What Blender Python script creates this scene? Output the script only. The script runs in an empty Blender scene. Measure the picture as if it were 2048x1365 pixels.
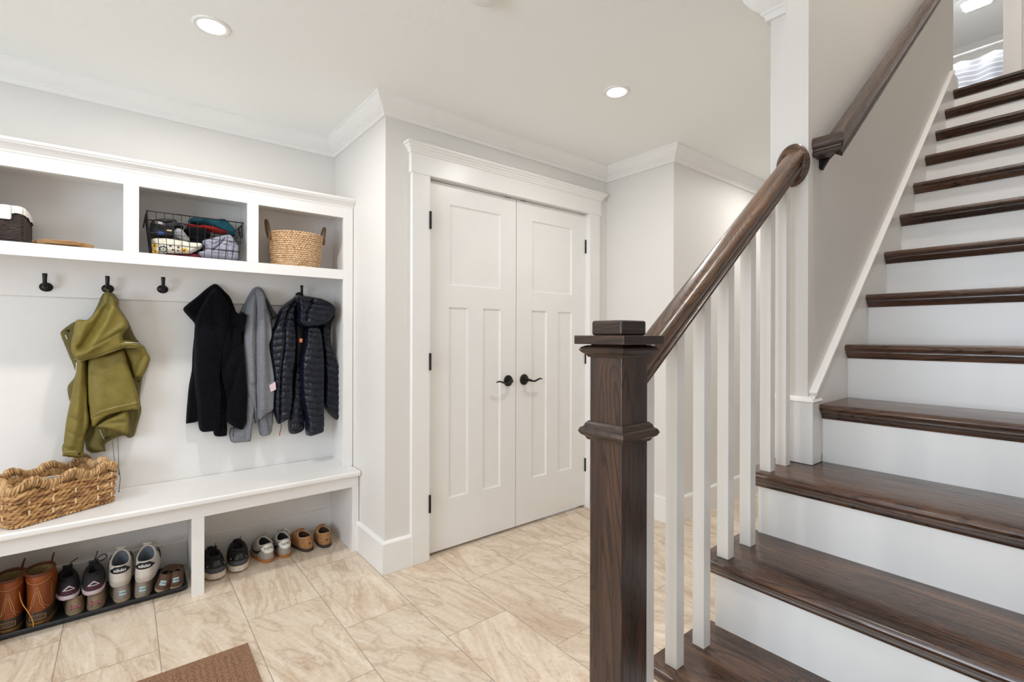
import bpy, bmesh, math, random
import numpy as np
from mathutils import Vector, Matrix
random.seed(7); RNG = np.random.default_rng(7)
SC = bpy.context.scene
COL = SC.collection
# ---------------------------------------------------------------- camera
# The place in metres: X runs along the bench wall and up the stairs, Y runs towards the bench wall, Z is up.
TH, ROLL = math.radians(51.2388), 0.0025
Fv = Vector((math.cos(TH), math.sin(TH), 0)); R0 = Vector((math.sin(TH), -math.cos(TH), 0)); U0 = Vector((0, 0, 1))
Rv = R0*math.cos(ROLL) + U0*math.sin(ROLL); Uv = U0*math.cos(ROLL) - R0*math.sin(ROLL)
cam_d = bpy.data.cameras.new('camera'); cam = bpy.data.objects.new('camera', cam_d); COL.objects.link(cam)
m = Matrix(((Rv.x, Uv.x, -Fv.x), (Rv.y, Uv.y, -Fv.y), (Rv.z, Uv.z, -Fv.z))).to_4x4(); m.translation = (0, 0, 1.19)
cam.matrix_world = m
cam_d.sensor_width = 36; cam_d.sensor_fit = 'HORIZONTAL'; cam_d.lens = 966.7*36/2048; cam_d.shift_y = -12.5/2048
cam_d.clip_start = 0.02; cam_d.clip_end = 60
SC.camera = cam
# ---------------------------------------------------------------- light, exposure
SC.view_settings.view_transform = 'Standard'; SC.view_settings.look = 'None'
SC.view_settings.exposure = 0.36; SC.view_settings.gamma = 1.0; SC.view_settings.use_curve_mapping = False
SC.cycles.max_bounces = 10; SC.cycles.diffuse_bounces = 7; SC.cycles.glossy_bounces = 4
SC.cycles.transmission_bounces = 4; SC.cycles.sample_clamp_indirect = 6; SC.cycles.caustics_reflective = False
SC.cycles.caustics_refractive = False
W = bpy.data.worlds.new('sky'); SC.world = W; W.use_nodes = True
W.node_tree.nodes['Background'].inputs[0].default_value = (0.72, 0.86, 1.0, 1); W.node_tree.nodes['Background'].inputs[1].default_value = 1.0
def area(name, loc, rot, sx, sy, power, col, spread=180, shape='RECTANGLE'):
    d = bpy.data.lights.new(name, 'AREA'); d.shape = shape; d.size = sx; d.size_y = sy; d.energy = power; d.color = col
    d.spread = math.radians(spread)
    o = bpy.data.objects.new(name, d); o.location = loc; o.rotation_euler = rot; COL.objects.link(o); return o
PI = math.pi
# daylight through the window in the wall at the left end of the room and the glazed front door
area('window_daylight', (-2.34, 0.55, 1.35), (0, -PI/2, 0), 1.35, 1.7, 50, (0.76, 0.87, 1.0))
area('front_door_daylight', (-0.9, -1.52, 1.25), (PI/2, 0, 0), 0.7, 1.6, 2.5, (0.85, 0.92, 1.0))
# daylight in the bathroom at the top of the stairs
area('bath_window_daylight', (6.3, 2.74, 3.9), (-PI/2, 0, 0), 1.2, 1.2, 34, (0.88, 0.94, 1.0))
LAMPS = [(0.259, 2.16), (1.856, 1.508), (-1.25, 2.16), (-0.25, 0.75), (-1.5, 0.0), (3.6, 1.25), (5.2, 1.25), (-0.25, -0.8)]
area('stairwell_fill', (1.6, 0.05, 5.12), (0, 0, 0), 0.3, 0.3, 36, (1.0, 0.965, 0.93), 175)  # added fill with no known lamp here, brightens stair wall and risers
area('upper_hall_fill', (4.5, 1.6, 5.12), (0, 0, 0), 0.3, 0.3, 16, (1.0, 0.965, 0.93), 175)  # added unseen fill upstairs, no known source, lifts the dark stairwell
LAMP_WS = (7.8, 5.0, 6.5, 2.5, 1.5, 6, 5, 1)
LAMP_COL = (1.0, 0.975, 0.945)
# ---------------------------------------------------------------- materials
def srgb(r, g, b):
    f = lambda c: (c/255/12.92) if c/255 <= 0.04045 else ((c/255+0.055)/1.055)**2.4
    return (f(r), f(g), f(b), 1)
class NT:
    def __init__(s, name):
        s.m = bpy.data.materials.new(name); s.m.use_nodes = True; s.t = s.m.node_tree; s.b = s.t.nodes['Principled BSDF']
    def n(s, kind, **kw):
        x = s.t.nodes.new(kind)
        for k, v in kw.items():
            if k.startswith('i_'): x.inputs[k[2:].replace('_', ' ')].default_value = v
            else: setattr(x, k, v)
        return x
    def l(s, a, b): s.t.links.new(a, b)
    def math(s, op, a, b=None, c=None):
        x = s.n('ShaderNodeMath', operation=op)
        for i, v in enumerate((a, b, c)):
            if v is None: continue
            if isinstance(v, (int, float)): x.inputs[i].default_value = v
            else: s.l(v, x.inputs[i])
        return x.outputs[0]
    def ramp(s, fac, stops, interp='LINEAR'):
        r = s.n('ShaderNodeValToRGB'); r.color_ramp.interpolation = interp
        e = r.color_ramp.elements
        while len(e) < len(stops): e.new(0.5)
        for el, (p, c) in zip(e, stops): el.position = p; el.color = c
        s.l(fac, r.inputs[0]); return r.outputs[0]
    def mix(s, fac, a, b, blend='MIX'):
        x = s.n('ShaderNodeMix', data_type='RGBA', blend_type=blend)
        for sock, v in ((x.inputs[0], fac), (x.inputs[6], a), (x.inputs[7], b)):
            if isinstance(v, (int, float, tuple)): sock.default_value = v
            else: s.l(v, sock)
        return x.outputs[2]
    def bump(s, h, dist, strength=1.0):
        x = s.n('ShaderNodeBump'); x.inputs['Distance'].default_value = dist; x.inputs['Strength'].default_value = strength
        s.l(h, x.inputs['Height']); s.l(x.outputs[0], s.b.inputs['Normal']); return x
    def coords(s, scale=(1, 1, 1), rot=(0, 0, 0)):
        tc = s.n('ShaderNodeTexCoord'); mp = s.n('ShaderNodeMapping'); mp.inputs['Scale'].default_value = scale; mp.inputs['Rotation'].default_value = rot
        s.l(tc.outputs['Object'], mp.inputs[0]); return mp.outputs[0]
def set_in(b, **kw):
    for k, v in kw.items():
        k = k.replace('_', ' ')
        if k in b.inputs: b.inputs[k].default_value = v
def plain(name, col, rough=0.5, noise=0.0, nscale=30, bump=0.0, bscale=200, metal=0, spec=0.5, sheen=0):
    t = NT(name); set_in(t.b, Base_Color=col, Roughness=rough, Metallic=metal, Specular_IOR_Level=spec)
    if sheen: set_in(t.b, Sheen_Weight=sheen, Sheen_Roughness=0.5)
    if noise:
        nz = t.n('ShaderNodeTexNoise', i_Scale=nscale, i_Detail=4.0); t.l(t.coords(), nz.inputs[0])
        a = tuple(c*(1-noise) for c in col[:3])+(1,); b = tuple(min(1, c*(1+noise)) for c in col[:3])+(1,)
        t.l(t.ramp(nz.outputs[0], [(0.3, a), (0.7, b)]), t.b.inputs['Base Color'])
    if bump:
        nz = t.n('ShaderNodeTexNoise', i_Scale=bscale, i_Detail=3.0); t.l(t.coords(), nz.inputs[0]); t.bump(nz.outputs[0], bump)
    return t.m
M = {}
M['wall'] = plain('wall_paint', (0.735, 0.715, 0.685, 1), 0.55, bump=0.0006, bscale=260)
M['stairwall'] = M['wall']
M['ceiling'] = plain('ceiling_paint', (0.865, 0.88, 0.87, 1), 0.7, bump=0.0004, bscale=300)
M['trim'] = plain('trim_paint', (0.82, 0.81, 0.79, 1), 0.32, noise=0.012, nscale=6)
M['bench'] = plain('bench_paint', (0.80, 0.785, 0.765, 1), 0.35, noise=0.02, nscale=5)
M['black_metal'] = plain('oil_rubbed_bronze', (0.018, 0.016, 0.015, 1), 0.38, noise=0.3, nscale=60, metal=0.6)
M['rubber'] = plain('black_plastic', (0.016, 0.017, 0.019, 1), 0.42, noise=0.15, nscale=90, bump=0.0004, bscale=300)
M['lens'] = NT('lamp_lens').m
_b = M['lens'].node_tree.nodes['Principled BSDF']; set_in(_b, Base_Color=(1, 1, 1, 1), Emission_Color=(1, 0.96, 0.9, 1), Emission_Strength=14.0)
def wood(name, axis, dark, mid, light, rough=0.22, coat=0.25, gs=1.0):
    # open-grained stained oak: broad tone drift, cathedral lines and fine dark pores, all running along one axis
    t = NT(name); ax = 'xyz'.index(axis)
    def co(along, across):
        sc = [across]*3; sc[ax] = along; return t.coords(tuple(sc))
    n1 = t.n('ShaderNodeTexNoise', i_Scale=1.0, i_Detail=3.0, i_Distortion=0.4); t.l(co(1.6*gs, 16*gs), n1.inputs[0])
    n2 = t.n('ShaderNodeTexNoise', i_Scale=1.0, i_Detail=2.0, i_Distortion=0.5); t.l(co(0.9*gs, 7*gs), n2.inputs[0])
    n3 = t.n('ShaderNodeTexNoise', i_Scale=1.0, i_Detail=4.0, i_Roughness=0.7); t.l(co(7*gs, 210*gs), n3.inputs[0])
    ln = t.n('ShaderNodeMath', operation='SINE'); t.l(t.math('MULTIPLY', n2.outputs[0], 230.0), ln.inputs[0])
    lines = t.ramp(ln.outputs[0], [(0.0, (0, 0, 0, 1)), (0.55, (0, 0, 0, 1)), (0.95, (1, 1, 1, 1))])
    c = t.ramp(t.math('MULTIPLY_ADD', n3.outputs[0], 0.35, t.math('MULTIPLY', n1.outputs[0], 0.65)), [(0.36, dark), (0.50, mid), (0.66, light)])
    pores = t.ramp(n3.outputs[0], [(0.34, (1, 1, 1, 1)), (0.46, (0, 0, 0, 1))])
    c = t.mix(t.math('MULTIPLY', lines, 0.72), c, tuple(v*0.55 for v in dark[:3])+(1,))
    c = t.mix(t.math('MULTIPLY', pores, 0.75), c, tuple(v*0.6 for v in dark[:3])+(1,))
    t.l(c, t.b.inputs['Base Color'])
    set_in(t.b, Roughness=rough, Coat_Weight=coat, Coat_Roughness=0.16)
    t.l(t.math('MULTIPLY_ADD', pores, 0.25, rough), t.b.inputs['Roughness'])
    t.bump(t.math('SUBTRACT', 1.0, pores), 0.0004, 0.5)
    return t.m
WD, WM, WL = (0.018, 0.0095, 0.006, 1), (0.055, 0.026, 0.015, 1), (0.115, 0.056, 0.031, 1)
M['wood_y'] = wood('stained_oak_tread', 'y', (0.030, 0.015, 0.010, 1), (0.082, 0.039, 0.022, 1), (0.165, 0.084, 0.047, 1))
M['wood_x'] = wood('stained_oak_rail', 'x', (0.032, 0.015, 0.008, 1), (0.092, 0.040, 0.018, 1), (0.20, 0.100, 0.046, 1), rough=0.28, gs=1.3)
M['wood_xd'] = wood('stained_oak_cap', 'x', WD, (0.042, 0.021, 0.013, 1), (0.08, 0.042, 0.026, 1), rough=0.34, coat=0.1, gs=1.3)
M['wood_yd'] = wood('stained_oak_cap_side', 'y', WD, (0.042, 0.021, 0.013, 1), (0.08, 0.042, 0.026, 1), rough=0.34, coat=0.1, gs=1.3)
M['wood_z'] = wood('stained_oak_post', 'z', WD, WM, (0.095, 0.045, 0.024, 1), rough=0.34, coat=0.1, gs=1.3)
M['wood_x2'] = wood('stained_oak_wall_rail', 'x', WD, (0.048, 0.023, 0.013, 1), (0.10, 0.051, 0.030, 1), rough=0.26, gs=1.2)
M['upper_floor'] = M['wood_y']
# travertine-look tile in a half-bond
def tile_mat():
    t = NT('travertine_tile'); tc = t.n('ShaderNodeTexCoord'); sp = t.n('ShaderNodeSeparateXYZ'); t.l(tc.outputs['Object'], sp.inputs[0])
    u = t.math('DIVIDE', t.math('SUBTRACT', sp.outputs[0], 0.402), 0.296); cu = t.math('FLOOR', u); fu = t.math('FRACT', u)
    sh = t.math('FRACT', t.math('MULTIPLY', cu, 0.5))
    v = t.math('ADD', t.math('DIVIDE', t.math('SUBTRACT', sp.outputs[1], 2.25), 0.609), sh); cv = t.math('FLOOR', v); fv = t.math('FRACT', v)
    du = t.math('MULTIPLY', t.math('MINIMUM', fu, t.math('SUBTRACT', 1.0, fu)), 0.296)
    dv = t.math('MULTIPLY', t.math('MINIMUM', fv, t.math('SUBTRACT', 1.0, fv)), 0.609)
    d = t.math('MINIMUM', du, dv)
    grout = t.math('LESS_THAN', d, 0.0013)
    cid = t.n('ShaderNodeCombineXYZ'); t.l(cu, cid.inputs[0]); t.l(cv, cid.inputs[1])
    wn = t.n('ShaderNodeTexWhiteNoise', noise_dimensions='3D'); t.l(cid.outputs[0], wn.inputs[0])
    # per-tile offset and turn of the veining
    ang = t.math('MULTIPLY', t.math('SUBTRACT', wn.outputs[0], 0.5), 1.1)
    vr = t.n('ShaderNodeVectorRotate', rotation_type='Z_AXIS'); t.l(tc.outputs['Object'], vr.inputs['Vector']); t.l(ang, vr.inputs['Angle'])
    off = t.n('ShaderNodeVectorMath', operation='MULTIPLY_ADD'); t.l(wn.outputs[1], off.inputs[0]); off.inputs[1].default_value = (9, 9, 9); t.l(vr.outputs[0], off.inputs[2])
    mp = t.n('ShaderNodeMapping'); mp.inputs['Scale'].default_value = (7.5, 1.7, 1.0); t.l(off.outputs[0], mp.inputs[0])
    n1 = t.n('ShaderNodeTexNoise', i_Scale=1.0, i_Detail=8.0, i_Roughness=0.7, i_Distortion=0.9); t.l(mp.outputs[0], n1.inputs[0])
    base = t.ramp(n1.outputs[0], [(0.28, srgb(186, 159, 132)), (0.42, srgb(206, 185, 161)), (0.52, srgb(221, 206, 187)), (0.62, srgb(212, 193, 171)), (0.78, srgb(230, 220, 206))])
    mp2 = t.n('ShaderNodeMapping'); mp2.inputs['Scale'].default_value = (4.6, 1.1, 1.0); t.l(off.outputs[0], mp2.inputs[0])
    n2 = t.n('ShaderNodeTexNoise', i_Scale=1.0, i_Detail=6.0, i_Roughness=0.56, i_Distortion=1.3); t.l(mp2.outputs[0], n2.inputs[0])
    vein = t.math('ABSOLUTE', t.math('SUBTRACT', n2.outputs[0], 0.5))
    vm = t.ramp(vein, [(0.0, (0.62,)*3+(1,)), (0.006, (0.34,)*3+(1,)), (0.026, (0.06,)*3+(1,)), (0.05, (0, 0, 0, 1))])
    base = t.mix(vm, base, srgb(160, 128, 98))
    vein2 = t.math('ABSOLUTE', t.math('SUBTRACT', n2.outputs[0], 0.60))
    vm2 = t.ramp(vein2, [(0.0, (0.5,)*3+(1,)), (0.016, (0, 0, 0, 1))])
    base = t.mix(vm2, base, srgb(240, 230, 214))
    mp4 = t.n('ShaderNodeMapping'); mp4.inputs['Scale'].default_value = (58, 4.5, 1.0); mp4.inputs['Rotation'].default_value = (0, 0, 0.12); t.l(off.outputs[0], mp4.inputs[0])
    n4 = t.n('ShaderNodeTexNoise', i_Scale=1.0, i_Detail=4.0, i_Roughness=0.6); t.l(mp4.outputs[0], n4.inputs[0])
    base = t.mix(0.15, base, t.ramp(n4.outputs[0], [(0.32, srgb(164, 132, 102)), (0.5, srgb(214, 196, 172)), (0.68, srgb(246, 240, 230))]))
    n3 = t.n('ShaderNodeTexNoise', i_Scale=55.0, i_Detail=3.0); t.l(tc.outputs['Object'], n3.inputs[0])
    base = t.mix(0.10, base, t.ramp(n3.outputs[0], [(0.3, srgb(150, 120, 90)), (0.7, srgb(250, 240, 225))]))
    tb = t.math('MULTIPLY_ADD', wn.outputs[0], 0.08, 0.96)
    cb = t.n('ShaderNodeCombineXYZ'); [t.l(tb, cb.inputs[i]) for i in range(3)]
    base = t.mix(1.0, base, cb.outputs[0], 'MULTIPLY')
    base = t.mix(grout, base, srgb(150, 136, 120))
    t.l(base, t.b.inputs['Base Color'])
    set_in(t.b, Roughness=0.38)
    hb = t.ramp(d, [(0.0, (0, 0, 0, 1)), (0.0025, (1, 1, 1, 1))]); t.bump(hb, 0.0008)
    return t.m
M['tile'] = tile_mat()
def strand(name, cols, scale=(60, 60, 60), bump=0.002, rough=0.6):
    t = NT(name); n = t.n('ShaderNodeTexNoise', i_Scale=1.0, i_Detail=5.0, i_Roughness=0.65); t.l(t.coords(scale), n.inputs[0])
    k = len(cols); t.l(t.ramp(n.outputs[0], [(0.28+0.44*i/(k-1), c) for i, c in enumerate(cols)]), t.b.inputs['Base Color'])
    set_in(t.b, Roughness=rough); t.bump(n.outputs[0], bump, 0.7); return t.m
M['hyacinth'] = strand('water_hyacinth', [srgb(78, 50, 30), srgb(150, 108, 66), srgb(196, 152, 98), srgb(226, 192, 142)], (18, 18, 70), 0.003)
M['hyacinth_rim'] = strand('water_hyacinth_rim', [srgb(86, 62, 40), srgb(166, 128, 84), srgb(206, 168, 118), srgb(226, 196, 152)], (75, 75, 14), 0.003)
M['stake'] = plain('pale_stake', srgb(226, 200, 156), 0.5, noise=0.1)
M['seagrass'] = strand('seagrass', [srgb(140, 100, 64), srgb(190, 150, 110), srgb(222, 190, 152), srgb(240, 216, 184)], (90, 90, 130), 0.002)
M['handle_fibre'] = plain('handle_fibre', srgb(112, 88, 62), 0.7, noise=0.25)
M['dark_weave'] = strand('dark_brown_weave', [srgb(26, 18, 16), srgb(56, 42, 38), srgb(86, 70, 64)], (25, 25, 160), 0.003)
def liner():
    t = NT('striped_liner'); tc = t.n('ShaderNodeTexCoord'); sp = t.n('ShaderNodeSeparateXYZ'); t.l(tc.outputs['Object'], sp.inputs[0])
    a = t.math('FRACT', t.math('MULTIPLY', t.math('ADD', sp.outputs[0], sp.outputs[1]), 24.0)); k = t.math('LESS_THAN', a, 0.09)
    t.l(t.mix(k, srgb(238, 236, 230), srgb(176, 176, 174)), t.b.inputs['Base Color']); set_in(t.b, Roughness=0.85); return t.m
M['liner'] = liner()
M['tray_wood'] = strand('pale_turned_wood', [srgb(150, 108, 68), srgb(184, 140, 94), srgb(202, 160, 114)], (8, 60, 60), 0.0004)
def doormat():
    t = NT('doormat_fibre'); n = t.n('ShaderNodeTexNoise', i_Scale=320.0, i_Detail=4.0); t.l(t.coords(), n.inputs[0])
    t.l(t.ramp(n.outputs[0], [(0.3, srgb(82, 56, 38)), (0.5, srgb(132, 98, 72)), (0.72, srgb(168, 132, 102))]), t.b.inputs['Base Color'])
    set_in(t.b, Roughness=0.95); t.bump(n.outputs[0], 0.0015); return t.m
M['doormat'] = doormat()
def fabric(name, col, var=0.15, bump=0.0008, bscale=500, rough=0.8, sheen=0.0, nscale=40, low=0.0):
    return plain(name, col, rough, noise=var, nscale=nscale, bump=bump, bscale=bscale, sheen=sheen)
M['olive'] = fabric('olive_cotton', srgb(120, 106, 40), 0.10, 0.0005, 700, 0.62)
M['olive_dark'] = fabric('olive_cotton_inside', srgb(100, 90, 36), 0.10, 0.0005, 700, 0.7)
M['fleece'] = fabric('black_fleece', (0.0045, 0.0045, 0.0065, 1), 0.6, 0.004, 260, 1.0, sheen=0.02, nscale=200)
set_in(M['fleece'].node_tree.nodes['Principled BSDF'], Specular_IOR_Level=0.08)
M['greyknit'] = fabric('heather_grey_knit', srgb(122, 124, 130), 0.42, 0.002, 420, 0.9, nscale=330)
M['greytrim'] = fabric('charcoal_trim', srgb(70, 72, 80), 0.1)
M['puffer'] = plain('black_nylon', (0.004, 0.006, 0.014, 1), 0.33, bump=0.006, bscale=70, spec=0.4)
M['puffer_in'] = plain('black_nylon_lining', (0.006, 0.007, 0.010, 1), 0.6, bump=0.002, bscale=60)
M['white_plastic'] = plain('white_plastic', (0.8, 0.8, 0.78, 1), 0.4)
M['steel'] = plain('zip_metal', (0.6, 0.58, 0.52, 1), 0.35, metal=0.8)
M['snap'] = plain('dark_snap', (0.05, 0.045, 0.03, 1), 0.4, metal=0.7)
def P(name, rgb, rough=0.6, **k):
    if name not in M: M[name] = plain(name, srgb(*rgb), rough, **k)
    return M[name]
def curtain():
    t = NT('striped_curtain'); tc = t.n('ShaderNodeTexCoord'); sp = t.n('ShaderNodeSeparateXYZ'); t.l(tc.outputs['Object'], sp.inputs[0])
    a = t.math('FRACT', t.math('MULTIPLY', sp.outputs[2], 17.0)); k = t.math('LESS_THAN', a, 0.24)
    t.l(t.mix(k, srgb(186, 188, 198), srgb(236, 238, 242)), t.b.inputs['Base Color']); set_in(t.b, Roughness=0.9); return t.m
M['curtain'] = curtain()

# ---------------------------------------------------------------- mesh helpers
class MB:
    def __init__(s): s.v = []; s.f = []
    def add(s, vs, fs):
        b = len(s.v); s.v += [tuple(map(float, v)) for v in vs]; s.f += [tuple(b+i for i in f) for f in fs]; return s
    def box(s, x0, x1, y0, y1, z0, z1):
        return s.add([(x0,y0,z0),(x1,y0,z0),(x1,y1,z0),(x0,y1,z0),(x0,y0,z1),(x1,y0,z1),(x1,y1,z1),(x0,y1,z1)],
                     [(0,3,2,1),(4,5,6,7),(0,1,5,4),(1,2,6,5),(2,3,7,6),(3,0,4,7)])
    def loft(s, rings, closed=True, cap0=False, cap1=False):
        n = len(rings[0]); b = len(s.v)
        for r in rings: s.v += [tuple(map(float, p)) for p in r]
        m_ = n if closed else n-1
        for j in range(len(rings)-1):
            for i in range(m_):
                k = (i+1) % n; s.f.append((b+j*n+i, b+j*n+k, b+(j+1)*n+k, b+(j+1)*n+i))
        if cap0: s.f.append(tuple(b+i for i in range(n))[::-1])
        if cap1: s.f.append(tuple(b+(len(rings)-1)*n+i for i in range(n)))
        return s
    def prism(s, poly, axis, a, b_):
        # poly in the plane across axis: 'y' -> (x,z), 'x' -> (y,z), 'z' -> (x,y)
        mk = {'y': lambda p, t: (p[0], t, p[1]), 'x': lambda p, t: (t, p[0], p[1]), 'z': lambda p, t: (p[0], p[1], t)}[axis]
        return s.loft([[mk(p, a) for p in poly], [mk(p, b_) for p in poly]], True, True, True)
    def tube(s, pts, r, n=8, closed=False, cap=True, flat=1.0):
        pts = [Vector(p) for p in pts]; rings = []; N = len(pts)
        up = None
        for i, p in enumerate(pts):
            a = pts[(i-1) % N] if (closed or i > 0) else pts[i]; c = pts[(i+1) % N] if (closed or i < N-1) else pts[i]
            t = (c-a).normalized()
            if up is None:
                up = Vector((0, 0, 1)) if abs(t.z) < 0.9 else Vector((1, 0, 0))
            x = t.cross(up).normalized(); y = x.cross(t).normalized(); up = y
            rr = r[i] if isinstance(r, (list, tuple)) else r
            rings.append([p + x*(rr*math.cos(2*PI*k/n)) + y*(rr*flat*math.sin(2*PI*k/n)) for k in range(n)])
        if closed: rings.append(rings[0])
        return s.loft(rings, True, cap and not closed, cap and not closed)
    def lathe(s, prof, center=(0, 0, 0), axis='z', n=32, sx=1.0, sy=1.0):
        # prof: (radius, height)
        rings = []
        for r, h in prof:
            ring = []
            for k in range(n):
                c, q = r*sx*math.cos(2*PI*k/n), r*sy*math.sin(2*PI*k/n)
                ring.append({'z': (center[0]+c, center[1]+q, center[2]+h), 'y': (center[0]+c, center[1]+h, center[2]+q), 'x': (center[0]+h, center[1]+c, center[2]+q)}[axis])
            rings.append(ring)
        return s.loft(rings, True, True, True)
    def ell(s, c, r, n=12, m_=8, rot=None):
        rings = []
        for j in range(1, m_):
            a = PI*j/m_
            ring = [Vector((r[0]*math.sin(a)*math.cos(2*PI*k/n), r[1]*math.sin(a)*math.sin(2*PI*k/n), r[2]*math.cos(a))) for k in range(n)]
            if rot is not None: ring = [rot @ v for v in ring]
            rings.append([(v.x+c[0], v.y+c[1], v.z+c[2]) for v in ring])
        return s.loft(rings, True, True, True)
    def build(s, name, mat, parent=None, smooth=False, bevel=0, seg=2, angle=35):
        me = bpy.data.meshes.new(name); me.from_pydata(s.v, [], s.f); me.update()
        bm = bmesh.new(); bm.from_mesh(me); bmesh.ops.recalc_face_normals(bm, faces=bm.faces); bm.to_mesh(me); bm.free()
        o = bpy.data.objects.new(name, me); COL.objects.link(o)
        if mat is not None: me.materials.append(mat)
        if smooth:
            me.polygons.foreach_set('use_smooth', [True]*len(me.polygons))
            if smooth != 'all':
                try: me.set_sharp_from_angle(angle=math.radians(angle))
                except Exception: pass
        if bevel:
            b = o.modifiers.new('bevel', 'BEVEL'); b.width = bevel; b.segments = seg; b.limit_method = 'ANGLE'; b.angle_limit = math.radians(50)
            me.polygons.foreach_set('use_smooth', [True]*len(me.polygons)); b.harden_normals = True
        if parent: o.parent = parent
        return o
def struct(o): o['kind'] = 'structure'; return o
def tag(o, label, cat, group=None, kind=None):
    o['label'] = label; o['category'] = cat
    if group: o['group'] = group
    if kind: o['kind'] = kind
    return o
def empty(name, loc=(0, 0, 0), rz=0.0, rx=0.0, label=None, cat=None, group=None, kind=None, ry=0.0):
    o = bpy.data.objects.new(name, None); o.location = loc; o.rotation_euler = (rx, ry, rz); o.empty_display_size = 0.05; COL.objects.link(o)
    if label: tag(o, label, cat, group)
    if kind: o['kind'] = kind
    return o
def copy_tree(o, parent=None):
    c = o.copy(); COL.objects.link(c); c.parent = parent
    for ch in [x for x in COL.objects if x.parent == o]: copy_tree(ch, c)
    return c
def offset_path(path, d):
    # path of wall-face corners; offset towards its right-hand side by d, with mitres
    P_ = [Vector(p) for p in path]; out = []
    for i, p in enumerate(P_):
        ns = []
        if i > 0: t = (p-P_[i-1]).normalized(); ns.append(Vector((t.y, -t.x)))
        if i < len(P_)-1: t = (P_[i+1]-p).normalized(); ns.append(Vector((t.y, -t.x)))
        if len(ns) == 1: out.append(p+ns[0]*d)
        else:
            b = (ns[0]+ns[1]); b = b/(1+ns[0].dot(ns[1])); out.append(p+b*d)
    return out
def moulding(path, prof):
    # prof: closed list of (out, z); swept round the corners of path
    rings = []
    cols = [offset_path(path, d) for d, z in prof]
    for i in range(len(path)): rings.append([(cols[k][i].x, cols[k][i].y, prof[k][1]) for k in range(len(prof))])
    return MB().loft(rings, True, True, True)
def text_part(body, size, mat, parent, mw, depth=0.0004, squash=1.0, bold=0.0, name='lettering'):
    cu = bpy.data.curves.new('t', 'FONT'); cu.body = body; cu.size = size; cu.align_x = 'CENTER'; cu.align_y = 'CENTER'; cu.extrude = depth; cu.offset = bold
    t = bpy.data.objects.new('t', cu); COL.objects.link(t)
    dg = bpy.context.evaluated_depsgraph_get(); dg.update()
    me = bpy.data.meshes.new_from_object(t.evaluated_get(dg)); bpy.data.objects.remove(t)
    me.transform(mw @ Matrix.Diagonal((squash, 1, 1, 1)))
    me.materials.clear(); me.materials.append(mat)
    o = bpy.data.objects.new(name, me); COL.objects.link(o); o.parent = parent; return o
def smooth_closed(pts, n=4):
    P_ = np.array(pts, float); N = len(P_); out = []
    for i in range(N):
        p0, p1, p2, p3 = P_[i-1], P_[i], P_[(i+1) % N], P_[(i+2) % N]
        for j in range(n):
            t = j/n; out.append(0.5*((2*p1)+(-p0+p2)*t+(2*p0-5*p1+4*p2-p3)*t*t+(-p0+3*p1-3*p2+p3)*t**3))
    return np.array(out)
def seg_dist(Q, A, B):
    d = B-A; L2 = (d**2).sum(-1)+1e-12
    t = np.clip(((Q[:, None, :]-A[None])*d[None]).sum(-1)/L2[None], 0, 1)
    C = A[None]+t[..., None]*d[None]; D = np.sqrt(((Q[:, None, :]-C)**2).sum(-1)); k = D.argmin(1)
    r = np.arange(len(Q)); return D[r, k], C[r, k]
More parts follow.
